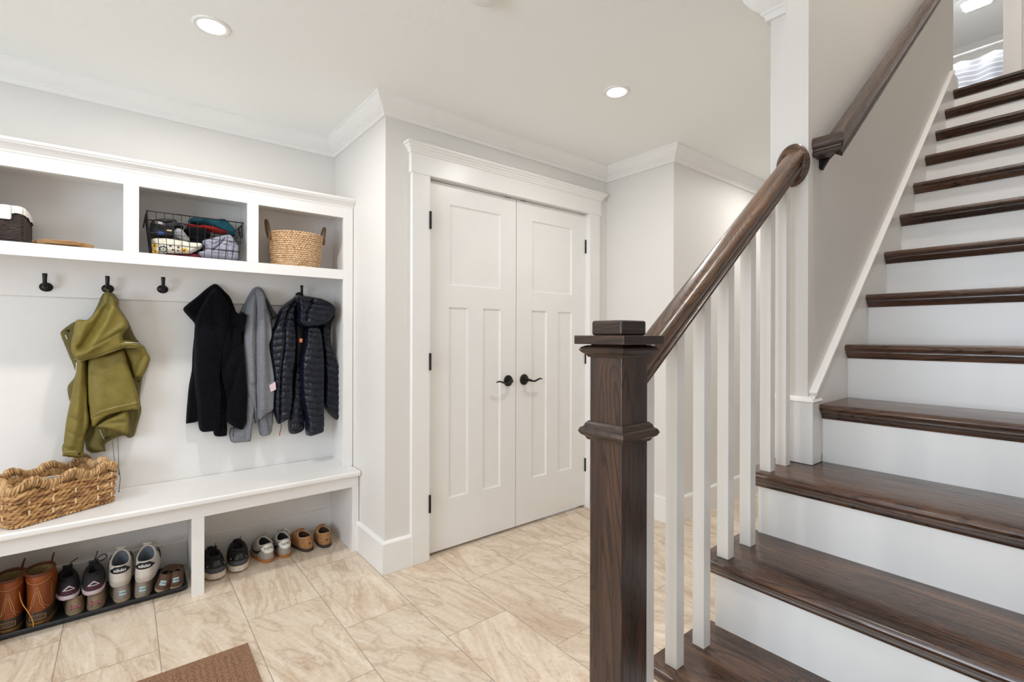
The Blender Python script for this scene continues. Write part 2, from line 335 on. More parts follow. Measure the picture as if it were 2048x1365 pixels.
def panel(outline, y0, th, creases=(), quilt=None, res=0.006, edge=0.014, wrinkle=0.0, seed=0, bow=0.0):
    """soft sheet of cloth with thickness: outline in (x,z), back at y0, bulging th towards -y"""
    O = smooth_closed(outline, 3); A, B = O, np.roll(O, -1, 0)
    x0, z0 = O.min(0)-res; x1, z1 = O.max(0)+res
    xs = np.arange(x0, x1+res, res); zs = np.arange(z0, z1+res, res); X, Z = np.meshgrid(xs, zs); Q = np.stack([X.ravel(), Z.ravel()], 1)
    ins = np.zeros(len(Q), bool)
    for a, b in zip(A, B):
        c = (a[1] > Q[:, 1]) != (b[1] > Q[:, 1])
        with np.errstate(divide='ignore', invalid='ignore'): xi = (b[0]-a[0])*(Q[:, 1]-a[1])/(b[1]-a[1])+a[0]
        ins ^= c & (Q[:, 0] < xi)
    D, C = seg_dist(Q, A, B); nz, nx = X.shape
    I = ins.reshape(nz, nx)
    cell = (I[:-1, :-1] | I[1:, :-1] | I[:-1, 1:] | I[1:, 1:])
    use = np.zeros((nz, nx), bool); use[:-1, :-1] |= cell; use[1:, :-1] |= cell; use[:-1, 1:] |= cell; use[1:, 1:] |= cell
    use = use.ravel(); snap = use & ~ins; Q2 = Q.copy(); Q2[snap] = C[snap]; D = np.where(snap, 0, D)
    k = np.clip(D/edge, 0, 1); prof = np.sqrt(1-(1-k)**2)
    rg = np.random.default_rng(seed); ph = rg.uniform(0, 6.28, 8)
    x, z = Q2[:, 0], Q2[:, 1]
    wob = np.sin(x*55+z*9+ph[0]+1.3*np.sin(z*22+ph[1]))*0.5+np.sin(x*95-z*28+ph[2])*0.25+np.sin(z*70+x*40+ph[3])*0.2
    h = th*prof*(0.86+0.14*np.clip(D/0.05, 0, 1)) + wrinkle*wob*k
    h += bow*np.clip(D/0.06, 0, 1)
    for pts, w, amp in creases:
        cp = np.array(pts, float); d, _ = seg_dist(Q2, cp[:-1], cp[1:]); h += amp*np.exp(-(d/w)**2)*k
    if quilt is not None:
        sp_, sl = quilt; q = np.abs(np.sin(PI*(z+sl*x+0.003*np.sin(x*60+ph[4]))/sp_))**0.55
        h = h*1.0 + (q-1)*0.013*k
    h = np.maximum(h, 0.0015*k)
    idx = np.full(len(Q), -1); ui = np.nonzero(use)[0]; idx[ui] = np.arange(len(ui)); nb = len(ui)
    V = [(Q2[i, 0], y0-h[i], Q2[i, 1]) for i in ui]; back = np.minimum(0.006, th*0.3)*prof
    V += [(Q2[i, 0], y0+back[i]*0.5, Q2[i, 1]) for i in ui]
    Fc = []; G = idx.reshape(nz, nx)
    jj, ii = np.nonzero(cell)
    for j, i in zip(jj, ii):
        a, b, c, d = G[j, i], G[j, i+1], G[j+1, i+1], G[j+1, i]
        Fc.append((a, b, c, d)); Fc.append((d+nb, c+nb, b+nb, a+nb))
    mb = MB(); mb.v = V; mb.f = [tuple(int(q) for q in f) for f in Fc]; return mb
def build_panel(mb, name, mat, parent):
    o = mb.build(name, mat, parent, smooth='all')
    bm = bmesh.new(); bm.from_mesh(o.data); bmesh.ops.remove_doubles(bm, verts=bm.verts, dist=0.0006); bmesh.ops.recalc_face_normals(bm, faces=bm.faces); bm.to_mesh(o.data); bm.free()
    o.data.polygons.foreach_set('use_smooth', [True]*len(o.data.polygons))
    return o
GARMENTS = {'parka': [('back_body', 2.965, 0.03, [(-0.0778, 1.3767), (-0.0994, 1.3139), (-0.1279, 1.2563), (-0.1685, 1.2498), (-0.2176, 1.2039), (-0.2209, 1.1828), (-0.2039, 1.1257), (-0.1902, 1.0793), (-0.1833, 1.0605), (-0.1722, 0.9997), (-0.1968, 0.9548), (-0.1967, 0.9133), (-0.1864, 0.8755), (-0.1482, 0.816), (-0.1338, 0.6548), (-0.0764, 0.6396), (-0.0633, 0.6779), (-0.0022, 0.7035), (0.0169, 0.6893), (0.0401, 0.6981), (0.0532, 0.7557), (0.0673, 0.8137), (0.0616, 0.8639), (0.0631, 0.9133), (0.0748, 0.9921), (0.101, 1.061), (0.0865, 1.0963), (0.0666, 1.1365), (0.0391, 1.1812), (0.0159, 1.2497), (-0.0185, 1.317), (-0.02, 1.3508), (-0.0448, 1.3834)],
 [([(-0.0027, 0.996), (0.0437, 0.8555), (0.0362, 0.7084)], 0.012, -0.008), ([(0.067, 0.9528), (0.0515, 0.8548)], 0.008, 0.006)], {'m': 'dark'}), ('left_sleeve', 2.93, 0.055, [(-0.1599, 1.0895), (-0.1693, 1.0075), (-0.1787, 0.9533), (-0.1866, 0.8902), (-0.2012, 0.7919), (-0.2115, 0.6532), (-0.2062, 0.6451), (-0.1508, 0.63), (-0.142, 0.6654), (-0.1352, 0.729), (-0.1179, 0.7917), (-0.125, 0.8758), (-0.1288, 1.061)],
 [([(-0.1461, 1.0616), (-0.1561, 0.8785), (-0.1795, 0.6983)], 0.014, 0.01), ([(-0.1323, 1.0426), (-0.1403, 0.8771), (-0.1455, 0.7303)], 0.006, -0.012), ([(-0.1931, 0.7637), (-0.1524, 0.7221)], 0.006, -0.006), ([(-0.1966, 0.8276), (-0.1456, 0.7948)], 0.006, -0.005)], {}), ('cuff', 2.918, 0.052, [(-0.2096, 0.6998), (-0.2108, 0.655), (-0.2055, 0.647), (-0.1503, 0.632), (-0.1393, 0.644), (-0.1449, 0.6632), (-0.1654, 0.6754)],
 [], {}), ('lower_flap', 2.945, 0.035, [(-0.0977, 0.8044), (0.0166, 0.8216), (0.0283, 0.7034), (-0.0097, 0.718), (-0.0759, 0.6979), (-0.065, 0.6423), (-0.1187, 0.6569), (-0.1293, 0.6865), (-0.1118, 0.7309)],
 [([(-0.0543, 0.7713), (-0.0614, 0.6769)], 0.006, -0.008)], {'m': 'dark'}), ('right_flap', 2.935, 0.04, [(-0.0029, 1.1215), (0.0273, 1.1279), (0.0697, 1.1371), (0.0894, 1.0974), (0.0997, 1.0625), (0.0739, 0.9896), (0.0467, 0.9812), (0.0352, 0.9819), (0.0198, 1.0553)],
 [([(0.0737, 1.083), (0.0352, 0.9964)], 0.008, -0.01), ([(0.0046, 1.1137), (0.0352, 0.9964)], 0.008, 0.008)], {}), ('front_panel', 2.915, 0.05, [(-0.1235, 1.0798), (-0.0614, 1.0968), (-0.0029, 1.1193), (0.0136, 1.0567), (0.0349, 0.9789), (0.0604, 0.8396), (0.0276, 0.8302), (-0.0318, 0.8198), (-0.0715, 0.8023), (-0.1062, 0.7624), (-0.1174, 0.7933), (-0.1281, 0.9326)],
 [([(-0.0827, 1.0227), (-0.032, 0.9258), (-0.0024, 0.8474)], 0.02, 0.008), ([(-0.1143, 1.0056), (-0.1105, 0.8574), (-0.0964, 0.791)], 0.01, -0.007), ([(-0.0539, 0.965), (0.0276, 0.8735)], 0.012, -0.006), ([(-0.1174, 0.8118), (-0.0318, 0.8359), (0.0504, 0.857)], 0.004, -0.004)], {}), ('front_hem', 2.915, 0.04, [(-0.1036, 0.7677), (-0.0717, 0.7921), (-0.0319, 0.8115), (0.0164, 0.8276), (0.0166, 0.7219), (-0.0021, 0.7223), (-0.0317, 0.7375), (-0.0752, 0.7541)],
 [([(-0.0752, 0.7784), (0.0127, 0.7781)], 0.008, -0.008)], {}), ('hood', 2.885, 0.075, [(-0.0715, 1.3656), (-0.077, 1.3331), (-0.0993, 1.2955), (-0.1233, 1.2539), (-0.1537, 1.2532), (-0.167, 1.244), (-0.1736, 1.1992), (-0.1815, 1.1546), (-0.182, 1.1189), (-0.1701, 1.0847), (-0.15, 1.0679), (-0.1229, 1.0743), (-0.0745, 1.0894), (-0.0319, 1.1088), (0.0008, 1.1297), (-0.0044, 1.1796), (0.0153, 1.2192), (0.0116, 1.2522), (-0.0178, 1.3105), (-0.0193, 1.3403), (-0.0431, 1.3717), (-0.0609, 1.38)],
 [([(-0.0608, 1.3061), (-0.0957, 1.2179), (-0.1434, 1.1272)], 0.016, -0.03), ([(-0.0466, 1.302), (-0.0607, 1.2461), (-0.0956, 1.1722), (-0.123, 1.1178)], 0.018, 0.018), ([(-0.0104, 1.2189), (-0.0746, 1.1538), (-0.1162, 1.1177), (-0.1568, 1.0915)], 0.012, 0.014), ([(-0.0176, 1.2001), (-0.0886, 1.1447), (-0.1298, 1.118)], 0.006, -0.014), ([(-0.1267, 1.2493), (-0.1569, 1.1723), (-0.1668, 1.1097)], 0.016, 0.012), ([(-0.1436, 1.2444), (-0.1602, 1.1544)], 0.008, -0.01), ([(-0.0503, 1.3667), (-0.0537, 1.3017)], 0.006, -0.012)], {}), ('collar_band', 2.885, 0.075, [(-0.123, 1.1088), (-0.0746, 1.1308), (-0.0319, 1.1488), (-0.0051, 1.1599), (0.0266, 1.155), (0.0642, 1.1384), (0.0718, 1.122), (0.0266, 1.1228), (-0.0029, 1.1232), (-0.0319, 1.1069), (-0.0745, 1.0894), (-0.1161, 1.0814)],
 [([(-0.1161, 1.095), (-0.0029, 1.1392), (0.0642, 1.1289)], 0.004, -0.006)], {})], 'black_fleece': [('back_body', 2.965, 0.04, [(0.3685, 1.4529), (0.3376, 1.4291), (0.2951, 1.3836), (0.2536, 1.3427), (0.236, 1.3208), (0.239, 1.3034), (0.2655, 1.2688), (0.2864, 1.2337), (0.2806, 1.1625), (0.2748, 1.0915), (0.272, 1.0065), (0.2603, 0.9292), (0.2534, 0.8449), (0.2478, 0.7432), (0.2548, 0.7318), (0.3025, 0.7385), (0.3575, 0.7563), (0.4302, 0.7413), (0.4399, 0.7107), (0.4923, 0.671), (0.5089, 0.6878), (0.5208, 0.7543), (0.5253, 0.8746), (0.5204, 0.9504), (0.5114, 1.0863), (0.4978, 1.1766), (0.5177, 1.2595), (0.521, 1.2973), (0.4777, 1.3035), (0.4613, 1.3402), (0.4449, 1.384), (0.4191, 1.4158), (0.3873, 1.4483)],
 [([(0.2478, 1.3142), (0.2953, 1.2838), (0.3136, 1.2197)], 0.02, 0.015)], {}), ('right_body', 2.93, 0.06, [(0.4125, 1.3796), (0.4315, 1.3515), (0.4572, 1.3087), (0.4766, 1.2799), (0.4899, 1.1768), (0.5032, 1.088), (0.5121, 0.9542), (0.5169, 0.8797), (0.5125, 0.7612), (0.5008, 0.6958), (0.4845, 0.6793), (0.4329, 0.7183), (0.4138, 0.7567), (0.42, 0.8286), (0.3945, 0.975), (0.3879, 1.1625)],
 [([(0.4316, 1.3078), (0.4382, 1.1987), (0.4641, 1.0888)], 0.02, -0.016), ([(0.3945, 0.9894), (0.4321, 1.0895), (0.4445, 1.2353)], 0.012, -0.016), ([(0.42, 0.8286), (0.4452, 0.9287), (0.4771, 1.0591)], 0.012, -0.014), ([(0.477, 1.0886), (0.4775, 0.8678), (0.4649, 0.7367)], 0.02, 0.01)], {}), ('left_sleeve', 2.93, 0.07, [(0.368, 1.4271), (0.3376, 1.3897), (0.2959, 1.3033), (0.2813, 1.2329), (0.2775, 1.0931), (0.2789, 0.9534), (0.291, 0.8125), (0.2983, 0.7205), (0.3061, 0.695), (0.321, 0.6882), (0.3604, 0.6882), (0.3789, 0.686), (0.3912, 0.7096), (0.3939, 0.8747), (0.3906, 0.99), (0.4121, 1.1625), (0.4307, 1.3076), (0.4053, 1.3934)],
 [([(0.314, 1.1628), (0.3173, 1.0217), (0.3147, 0.8455)], 0.03, 0.012), ([(0.3623, 1.234), (0.378, 1.0909), (0.3845, 0.9472)], 0.018, -0.014), ([(0.3497, 1.4117), (0.35, 1.2694)], 0.012, -0.014), ([(0.3928, 1.3927), (0.3932, 1.2345)], 0.01, 0.012)], {}), ('right_sleeve', 2.95, 0.05, [(0.3674, 0.7292), (0.3675, 0.6642), (0.3925, 0.6501), (0.4178, 0.6505), (0.4273, 0.6639), (0.4239, 0.7595), (0.4048, 0.7979), (0.3797, 0.8003)],
 [], {}), ('collar', 2.91, 0.05, [(0.4678, 1.2997), (0.5101, 1.2951), (0.5069, 1.2581), (0.4888, 1.1843), (0.4778, 1.1842), (0.4615, 1.2353), (0.455, 1.2862)],
 [], {})], 'grey_fleece': [('back_body', 2.965, 0.03, [(0.5762, 1.4522), (0.5522, 1.4392), (0.5319, 1.4039), (0.5118, 1.3576), (0.4932, 1.3192), (0.4886, 1.3041), (0.522, 1.29), (0.5155, 1.2219), (0.5124, 1.0861), (0.5214, 0.9499), (0.525, 0.8589), (0.5198, 0.7838), (0.5537, 0.773), (0.6232, 0.7586), (0.6552, 0.7633), (0.6601, 0.8018), (0.6635, 0.8875), (0.6619, 0.95), (0.6474, 1.052), (0.6379, 1.13), (0.6469, 1.2388), (0.6454, 1.2738), (0.6755, 1.2941), (0.6539, 1.3325), (0.6217, 1.401), (0.6006, 1.4384)],
 [], {}), ('left_sleeve', 2.94, 0.05, [(0.51, 0.7892), (0.5035, 0.7005), (0.4417, 0.6893), (0.4438, 0.618), (0.4873, 0.609), (0.5303, 0.6075), (0.5384, 0.6199), (0.5469, 0.7105), (0.5569, 0.7848), (0.5599, 0.9354), (0.5196, 0.9527)],
 [([(0.5199, 0.7883), (0.5103, 0.6401)], 0.01, -0.008)], {}), ('left_body', 2.935, 0.055, [(0.5607, 1.4139), (0.5305, 1.386), (0.5074, 1.3254), (0.4977, 1.2213), (0.4979, 1.1175), (0.5082, 0.9538), (0.515, 0.8641), (0.5452, 0.7869), (0.5576, 0.7105), (0.5657, 0.7246), (0.5638, 0.9357), (0.5633, 1.1617), (0.5657, 1.3124)],
 [([(0.5373, 1.3489), (0.5276, 1.1619), (0.5382, 0.9372)], 0.016, 0.012), ([(0.5141, 1.2884), (0.5111, 1.1471)], 0.01, -0.01)], {}), ('right_body', 2.92, 0.065, [(0.5667, 1.439), (0.5499, 1.4081), (0.5549, 1.3113), (0.5525, 1.162), (0.5528, 1.0126), (0.5581, 0.7882), (0.5683, 0.7235), (0.6024, 0.75), (0.6405, 0.7728), (0.6453, 0.8105), (0.6486, 0.8942), (0.6471, 0.9554), (0.6329, 1.0551), (0.6236, 1.1313), (0.6361, 1.1845), (0.6254, 1.2756), (0.6079, 1.3357), (0.594, 1.4106)],
 [([(0.577, 1.3871), (0.5807, 1.237), (0.5813, 1.0115), (0.5818, 0.786)], 0.016, 0.014), ([(0.6011, 1.3128), (0.6118, 1.1617), (0.6227, 0.9339)], 0.012, -0.012), ([(0.5668, 1.4016), (0.5671, 1.2743)], 0.008, -0.014)], {}), ('right_sleeve', 2.945, 0.045, [(0.579, 0.7514), (0.577, 0.7136), (0.584, 0.6368), (0.6174, 0.6271), (0.644, 0.6522), (0.6487, 0.7675), (0.6171, 0.7628)],
 [([(0.6171, 0.7398), (0.6349, 0.6379)], 0.008, -0.01)], {}), ('collar', 2.95, 0.035, [(0.6109, 1.3993), (0.6499, 1.3316), (0.6714, 1.2934), (0.645, 1.2734), (0.6287, 1.3154), (0.611, 1.3686)],
 [], {'m': 'trim'})], 'puffer': [('back_body', 2.965, 0.03, [(0.7904, 1.4137), (0.7526, 1.3838), (0.7156, 1.3505), (0.6864, 1.2944), (0.6649, 1.2234), (0.6435, 1.161), (0.638, 1.1144), (0.6475, 1.0053), (0.6586, 0.8488), (0.6659, 0.7622), (0.7393, 0.7234), (0.8264, 0.7874), (0.9334, 0.7864), (0.9578, 0.826), (0.9733, 1.2267), (0.998, 1.3111), (0.9482, 1.3929), (0.8444, 1.4125)],
 [], {'m': 'plain'}), ('left_sleeve', 2.94, 0.055, [(0.7437, 0.8462), (0.7277, 0.7377), (0.7309, 0.6393), (0.7516, 0.6194), (0.789, 0.6266), (0.8133, 0.6475), (0.8131, 0.7131), (0.8053, 0.7777), (0.7998, 0.8818), (0.7881, 1.0018), (0.7582, 1.003)],
 [], {'q': (0.04, 0.1)}), ('inner_lining', 2.945, 0.03, [(0.7662, 1.3754), (0.7628, 1.2402), (0.7669, 1.0811), (0.7561, 0.9227), (0.749, 0.7646), (0.8094, 0.759), (0.7976, 0.9203), (0.801, 1.0804), (0.8198, 1.2007), (0.8082, 1.2408), (0.7814, 1.3202)],
 [], {'m': 'plain'}), ('left_front', 2.915, 0.065, [(0.7528, 1.3995), (0.7199, 1.3746), (0.6876, 1.3462), (0.6663, 1.2994), (0.6523, 1.2456), (0.6349, 1.2073), (0.6266, 1.1693), (0.6226, 1.1162), (0.6283, 1.0554), (0.639, 0.9638), (0.6427, 0.8722), (0.6415, 0.7809), (0.6535, 0.734), (0.6677, 0.6927), (0.6784, 0.6945), (0.7229, 0.7252), (0.7395, 0.8029), (0.7429, 0.9273), (0.7536, 1.0518), (0.7608, 1.1612), (0.7532, 1.2393), (0.753, 1.3175), (0.7603, 1.3804)],
 [([(0.7492, 1.3876), (0.7128, 1.3162), (0.6914, 1.2231), (0.6881, 1.1153), (0.6741, 1.0081), (0.6674, 0.8551), (0.6677, 0.7095)], 0.006, -0.02)], {'q': (0.037, -0.08)}), ('right_sleeve', 2.93, 0.06, [(0.8918, 1.2253), (0.9316, 1.2421), (0.9518, 1.2095), (0.9601, 1.1273), (0.9931, 1.0358), (1.0156, 0.9601), (1.0226, 0.8263), (1.0203, 0.7431), (1.0105, 0.68), (0.9857, 0.6802), (0.9408, 0.7326), (0.9151, 0.7856), (0.918, 0.9158), (0.912, 1.079)],
 [([(1.0015, 0.9525), (1.0062, 0.7444)], 0.006, -0.008)], {'q': (0.037, 0.35)}), ('middle_sleeve', 2.905, 0.08, [(0.8077, 1.2241), (0.7966, 1.1298), (0.7819, 1.0674), (0.7768, 0.9893), (0.7785, 0.9033), (0.7884, 0.8086), (0.8051, 0.7285), (0.8112, 0.6806), (0.8129, 0.6253), (0.8281, 0.6059), (0.878, 0.6154), (0.9053, 0.6361), (0.9066, 0.7583), (0.9048, 0.8389), (0.906, 0.9998), (0.8962, 1.1447), (0.8804, 1.2249), (0.8418, 1.2403)],
 [], {'q': (0.037, 0.06)}), ('hood', 2.895, 0.1, [(0.7567, 1.4089), (0.8123, 1.4041), (0.881, 1.3973), (0.928, 1.3779), (0.96, 1.3486), (0.9569, 1.3104), (0.9378, 1.2801), (0.9047, 1.2521), (0.8582, 1.2339), (0.8127, 1.2279), (0.7681, 1.2351), (0.7512, 1.2619), (0.7532, 1.316), (0.7421, 1.3812)],
 [([(0.8274, 1.3852), (0.7975, 1.3174), (0.7939, 1.2706)], 0.006, -0.018), ([(0.7604, 1.3936), (0.7644, 1.2467)], 0.01, 0.01)], {'q': (0.034, 0.15)})], 'basket_items': [('black_ski_cap', 2.88, 0.1, [(0.0961, 1.7017), (0.096, 1.7154), (0.107, 1.7308), (0.1292, 1.7383), (0.1562, 1.7424), (0.1836, 1.7453), (0.1998, 1.7393), (0.2057, 1.7261), (0.2232, 1.7201), (0.2256, 1.7063), (0.1953, 1.6936), (0.1815, 1.6524), (0.0962, 1.647)],
 [([(0.0983, 1.702), (0.145, 1.6922), (0.1999, 1.7111)], 0.006, 0.01), ([(0.1004, 1.7133), (0.1495, 1.7067), (0.1999, 1.728)], 0.008, -0.015)], {}), ('speckled_knit_glove', 2.83, 0.04, [(0.1806, 1.6808), (0.1897, 1.696), (0.2035, 1.7008), (0.2198, 1.6946), (0.2316, 1.6793), (0.2434, 1.6639), (0.253, 1.6423), (0.2223, 1.6385), (0.199, 1.6525), (0.184, 1.6617)],
 [], {}), ('black_fuzzy_hat', 2.89, 0.09, [(0.2293, 1.7039), (0.2507, 1.7212), (0.287, 1.7206), (0.3191, 1.7135), (0.3416, 1.699), (0.3367, 1.6748), (0.3118, 1.6483), (0.307, 1.5952), (0.263, 1.5905), (0.2533, 1.6526), (0.2365, 1.6763)],
 [], {}), ('teal_beanie', 2.93, 0.09, [(0.2518, 1.7516), (0.2566, 1.7698), (0.2713, 1.7765), (0.3059, 1.7774), (0.3285, 1.7839), (0.3668, 1.7838), (0.4032, 1.7894), (0.4243, 1.7744), (0.4457, 1.7531), (0.4579, 1.7334), (0.4566, 1.7087), (0.4192, 1.7038), (0.3286, 1.7453), (0.2664, 1.7421)],
 [([(0.2664, 1.7626), (0.316, 1.7583), (0.3669, 1.7508)], 0.01, -0.012), ([(0.4032, 1.7879), (0.3798, 1.7647), (0.354, 1.749)], 0.012, 0.012)], {}), ('red_glove', 2.89, 0.06, [(0.2403, 1.7229), (0.2475, 1.7369), (0.2644, 1.7379), (0.2913, 1.7331), (0.2913, 1.7389), (0.3136, 1.7407), (0.3539, 1.7406), (0.3847, 1.7316), (0.4159, 1.7239), (0.4212, 1.7126), (0.3642, 1.7049), (0.3136, 1.7158), (0.2644, 1.7147)],
 [], {}), ('flowered_knit_headband', 2.82, 0.05, [(0.0995, 1.6237), (0.106, 1.6354), (0.128, 1.6409), (0.166, 1.643), (0.2117, 1.6404), (0.2586, 1.6364), (0.2922, 1.6376), (0.3019, 1.6259), (0.2971, 1.611), (0.285, 1.6011), (0.2588, 1.5826), (0.2493, 1.5773), (0.1549, 1.57), (0.1216, 1.5623), (0.1106, 1.5638), (0.1018, 1.5778)],
 [], {}), ('maroon_knit_hat', 2.83, 0.045, [(0.1556, 1.5745), (0.1806, 1.5758), (0.2129, 1.5765), (0.26, 1.5844), (0.2912, 1.5835), (0.3034, 1.5718), (0.3059, 1.562), (0.2129, 1.5568), (0.1534, 1.5618)],
 [([(0.1601, 1.5708), (0.2986, 1.5727)], 0.004, -0.01)], {}), ('grey_quilted_glove', 2.82, 0.07, [(0.2981, 1.6466), (0.3298, 1.662), (0.3645, 1.678), (0.4049, 1.6921), (0.4229, 1.6886), (0.4411, 1.6614), (0.4568, 1.6336), (0.4569, 1.6039), (0.4491, 1.5615), (0.3798, 1.5591), (0.3032, 1.5615), (0.2814, 1.5905), (0.3104, 1.6052)],
 [([(0.3998, 1.6797), (0.3746, 1.6415), (0.3422, 1.603)], 0.004, -0.016), ([(0.3104, 1.6052), (0.3797, 1.6014), (0.4517, 1.6004)], 0.003, -0.01), ([(0.3078, 1.6392), (0.3422, 1.6319), (0.3645, 1.6432)], 0.003, -0.01), ([(0.405, 1.6481), (0.4516, 1.6389)], 0.003, -0.01), ([(0.3746, 1.6357), (0.405, 1.6276), (0.4001, 1.5684)], 0.003, -0.008)], {})]}
# ---------------------------------------------------------------- the room
CZ, UZ, UC = 2.368, 2.667, 5.18
def wall(name, boxes, mat='wall'):
    mb = MB()
    for b in boxes: mb.box(*b)
    return struct(mb.build(name, M[mat]))
struct(MB().box(-2.5, 7.2, -1.7, 3.13, -0.1, 0).build('floor', M['tile']))
ceil = MB().box(-2.5, 7.2, 0.694, 3.13, CZ, CZ+0.2).box(-2.5, 0.9, -1.7, 0.694, CZ, CZ+0.2)
struct(ceil.build('ceiling', M['ceiling']))
wall('wall_back', [(-2.5, 2.8, 3.01, 3.13, 0, CZ)])
wall('wall_alcove', [(1.014, 1.13, 2.372, 3.01, 0, CZ)])
wall('wall_closet', [(1.014, 1.254, 2.272, 2.372, 0, CZ), (2.495, 2.8, 2.272, 2.372, 0, CZ), (1.254, 2.495, 2.272, 2.372, 2.03, CZ)])
wall('wall_return', [(2.69, 2.8, 1.732, 2.272, 0, CZ)])
wall('wall_hall', [(2.8, 7.2, 1.732, 1.85, 0, CZ)])
wall('wall_hall_end', [(7.05, 7.2, 0.745, 1.732, 0, CZ)])
# outer walls with the window and the glazed front door behind the camera
wall('wall_left', [(-2.5, -2.4, -1.7, -0.15, 0, CZ), (-2.5, -2.4, 1.65, 3.01, 0, CZ), (-2.5, -2.4, -0.15, 1.65, 0, 0.62), (-2.5, -2.4, -0.15, 1.65, 2.08, CZ)])
wall('wall_front', [(-2.4, -1.35, -1.7, -1.6, 0, CZ), (-0.45, 0.9, -1.7, -1.6, 0, CZ), (-1.35, -0.45, -1.7, -1.6, 2.1, CZ)])
wall('wall_right', [(0.9, 1.0, -1.7, -0.42, 0, CZ)])
w = MB()
for y in (-0.15, 0.72, 1.58): w.box(-2.47, -2.42, y, y+0.07, 0.62, 2.08)
for z in (0.62, 1.32, 2.02): w.box(-2.468, -2.422, -0.15, 1.65, z, z+0.06)
win = struct(w.build('window_1', M['trim'], bevel=0.004))
glass = NT('window_glass'); set_in(glass.b, Base_Color=(1, 1, 1, 1), Roughness=0.0, Transmission_Weight=1.0, IOR=1.05)
MB().box(-2.448, -2.442, -0.10, 1.6, 0.66, 2.04).build('pane', glass.m, win)
fd = MB().box(-1.35, -1.2, -1.66, -1.61, 0, 2.1).box(-0.6, -0.45, -1.66, -1.61, 0, 2.1).box(-1.2, -0.6, -1.66, -1.61, 0, 0.3).box(-1.2, -0.6, -1.66, -1.61, 1.95, 2.1)
fdo = struct(fd.build('door_3', M['trim'], bevel=0.004)); MB().box(-1.2, -0.6, -1.64, -1.63, 0.3, 1.95).build('pane', glass.m, fdo)
# stairwell and the floor above
wall('wall_stairs', [(1.742, 4.0, 0.626, 0.745, 0, UC), (1.0, 1.742, 0.694, 0.80, CZ+0.2, UC)])
wall('wall_stairs_right', [(0.9, 9.3, -0.54, -0.42, 0, UC)])
wall('wall_stairwell_front', [(0.88, 0.98, -0.42, 0.80, CZ+0.2, UC)])
wall('wall_under_stairs', [(4.2, 4.3, -0.42, 0.626, 0, UZ-0.2)])
struct(MB().box(3.93, 5.06, -0.42, 2.8, UZ-0.1, UZ-0.002).build('floor_upper', M['upper_floor']))
struct(MB().box(5.06, 9.3, -0.42, 2.8, UZ-0.1, UZ-0.002).build('floor_bathroom', P('bath_tile', (226, 224, 220), 0.3)))
struct(MB().box(0.88, 9.3, -0.54, 2.9, UC, UC+0.1).build('ceiling_upper', M['trim']))
wall('wall_upper_hall', [(1.742, 5.12, 2.8, 2.9, UZ, UC), (1.70, 1.742, 0.80, 2.9, UZ, UC)])
struct(MB().box(1.742, 3.93, 0.745, 2.8, UZ-0.1, UZ-0.002).build('floor_upper_hall', M['upper_floor']))
wall('wall_bathroom', [(5.02, 5.12, -0.42, 0.44, UZ, UC), (5.02, 5.12, 1.40, 2.8, UZ, UC), (5.02, 5.12, 0.44, 1.40, 4.75, UC)])
wall('wall_bathroom_far', [(9.0, 9.1, -0.42, 2.8, UZ, UC)])
wall('wall_bathroom_left', [(5.12, 9.0, 2.8, 2.9, UZ, UC)])
struct(MB().box(5.0, 5.14, 0.415, 0.51, UZ, 4.80).box(5.0, 5.14, 1.36, 1.455, UZ, 4.80).box(5.0, 5.14, 0.51, 1.36, 4.70, 4.80).build('trim_8', M['trim'], bevel=0.003))
# crown moulding
def crown(z): return [(0, z), (0.072, z), (0.072, z-0.010), (0.066, z-0.014), (0.060, z-0.026), (0.049, z-0.042), (0.034, z-0.056), (0.024, z-0.062), (0.024, z-0.070), (0.017, z-0.074), (0.013, z-0.082), (0.013, z-0.092), (0, z-0.092)]
struct(moulding([(-2.4, -1.6), (-2.4, 3.01), (1.014, 3.01), (1.014, 2.272), (2.69, 2.272), (2.69, 1.732), (7.05, 1.732)], crown(CZ)).build('trim_1', M['trim'], smooth=True, angle=28))
struct(moulding([(4.2, 0.745), (1.742, 0.745), (1.742, 0.694)], crown(CZ)).build('trim_2', M['trim'], smooth=True, angle=28))
base = [(-0.005, 0.0), (0.018, 0.0), (0.018, 0.150), (0.012, 0.158), (0.0, 0.160), (-0.005, 0.160)]
struct(moulding([(1.014, 2.604), (1.014, 2.272), (1.152, 2.272)], base).build('baseboard_alcove', M['trim']))
struct(moulding([(2.596, 2.272), (2.69, 2.272), (2.69, 1.732), (7.05, 1.732)], base).build('baseboard_hall', M['trim']))
struct(moulding([(-2.4, -1.6), (-2.4, 3.01), (-0.972, 3.01)], base).build('baseboard_left', M['trim']))
struct(moulding([(4.2, 0.745), (1.78, 0.745)], base).build('baseboard_stairs', M['trim']))
# closet door casing
cs = MB().box(1.152, 1.2535, 2.252, 2.274, 0, 2.026).box(2.4955, 2.594, 2.252, 2.274, 0, 2.026).box(1.143, 2.603, 2.248, 2.274, 2.024, 2.134)
cs.box(1.2535, 1.256, 2.252, 2.372, 0, 2.024).box(2.4925, 2.4955, 2.252, 2.372, 0, 2.024).box(1.254, 2.495, 2.3, 2.372, 2.024, 2.032)
struct(cs.build('trim_3', M['trim'], bevel=0.0025))
struct(moulding([(1.143, 2.274), (1.143, 2.248), (2.603, 2.248), (2.603, 2.274)], [(-0.02, 2.126), (0.005, 2.126), (0.006, 2.133), (0.011, 2.138), (0.013, 2.146), (0.021, 2.152), (0.024, 2.160), (0.032, 2.163), (0.032, 2.175), (-0.02, 2.178)]).build('trim_4', M['trim'], smooth=True, angle=25))
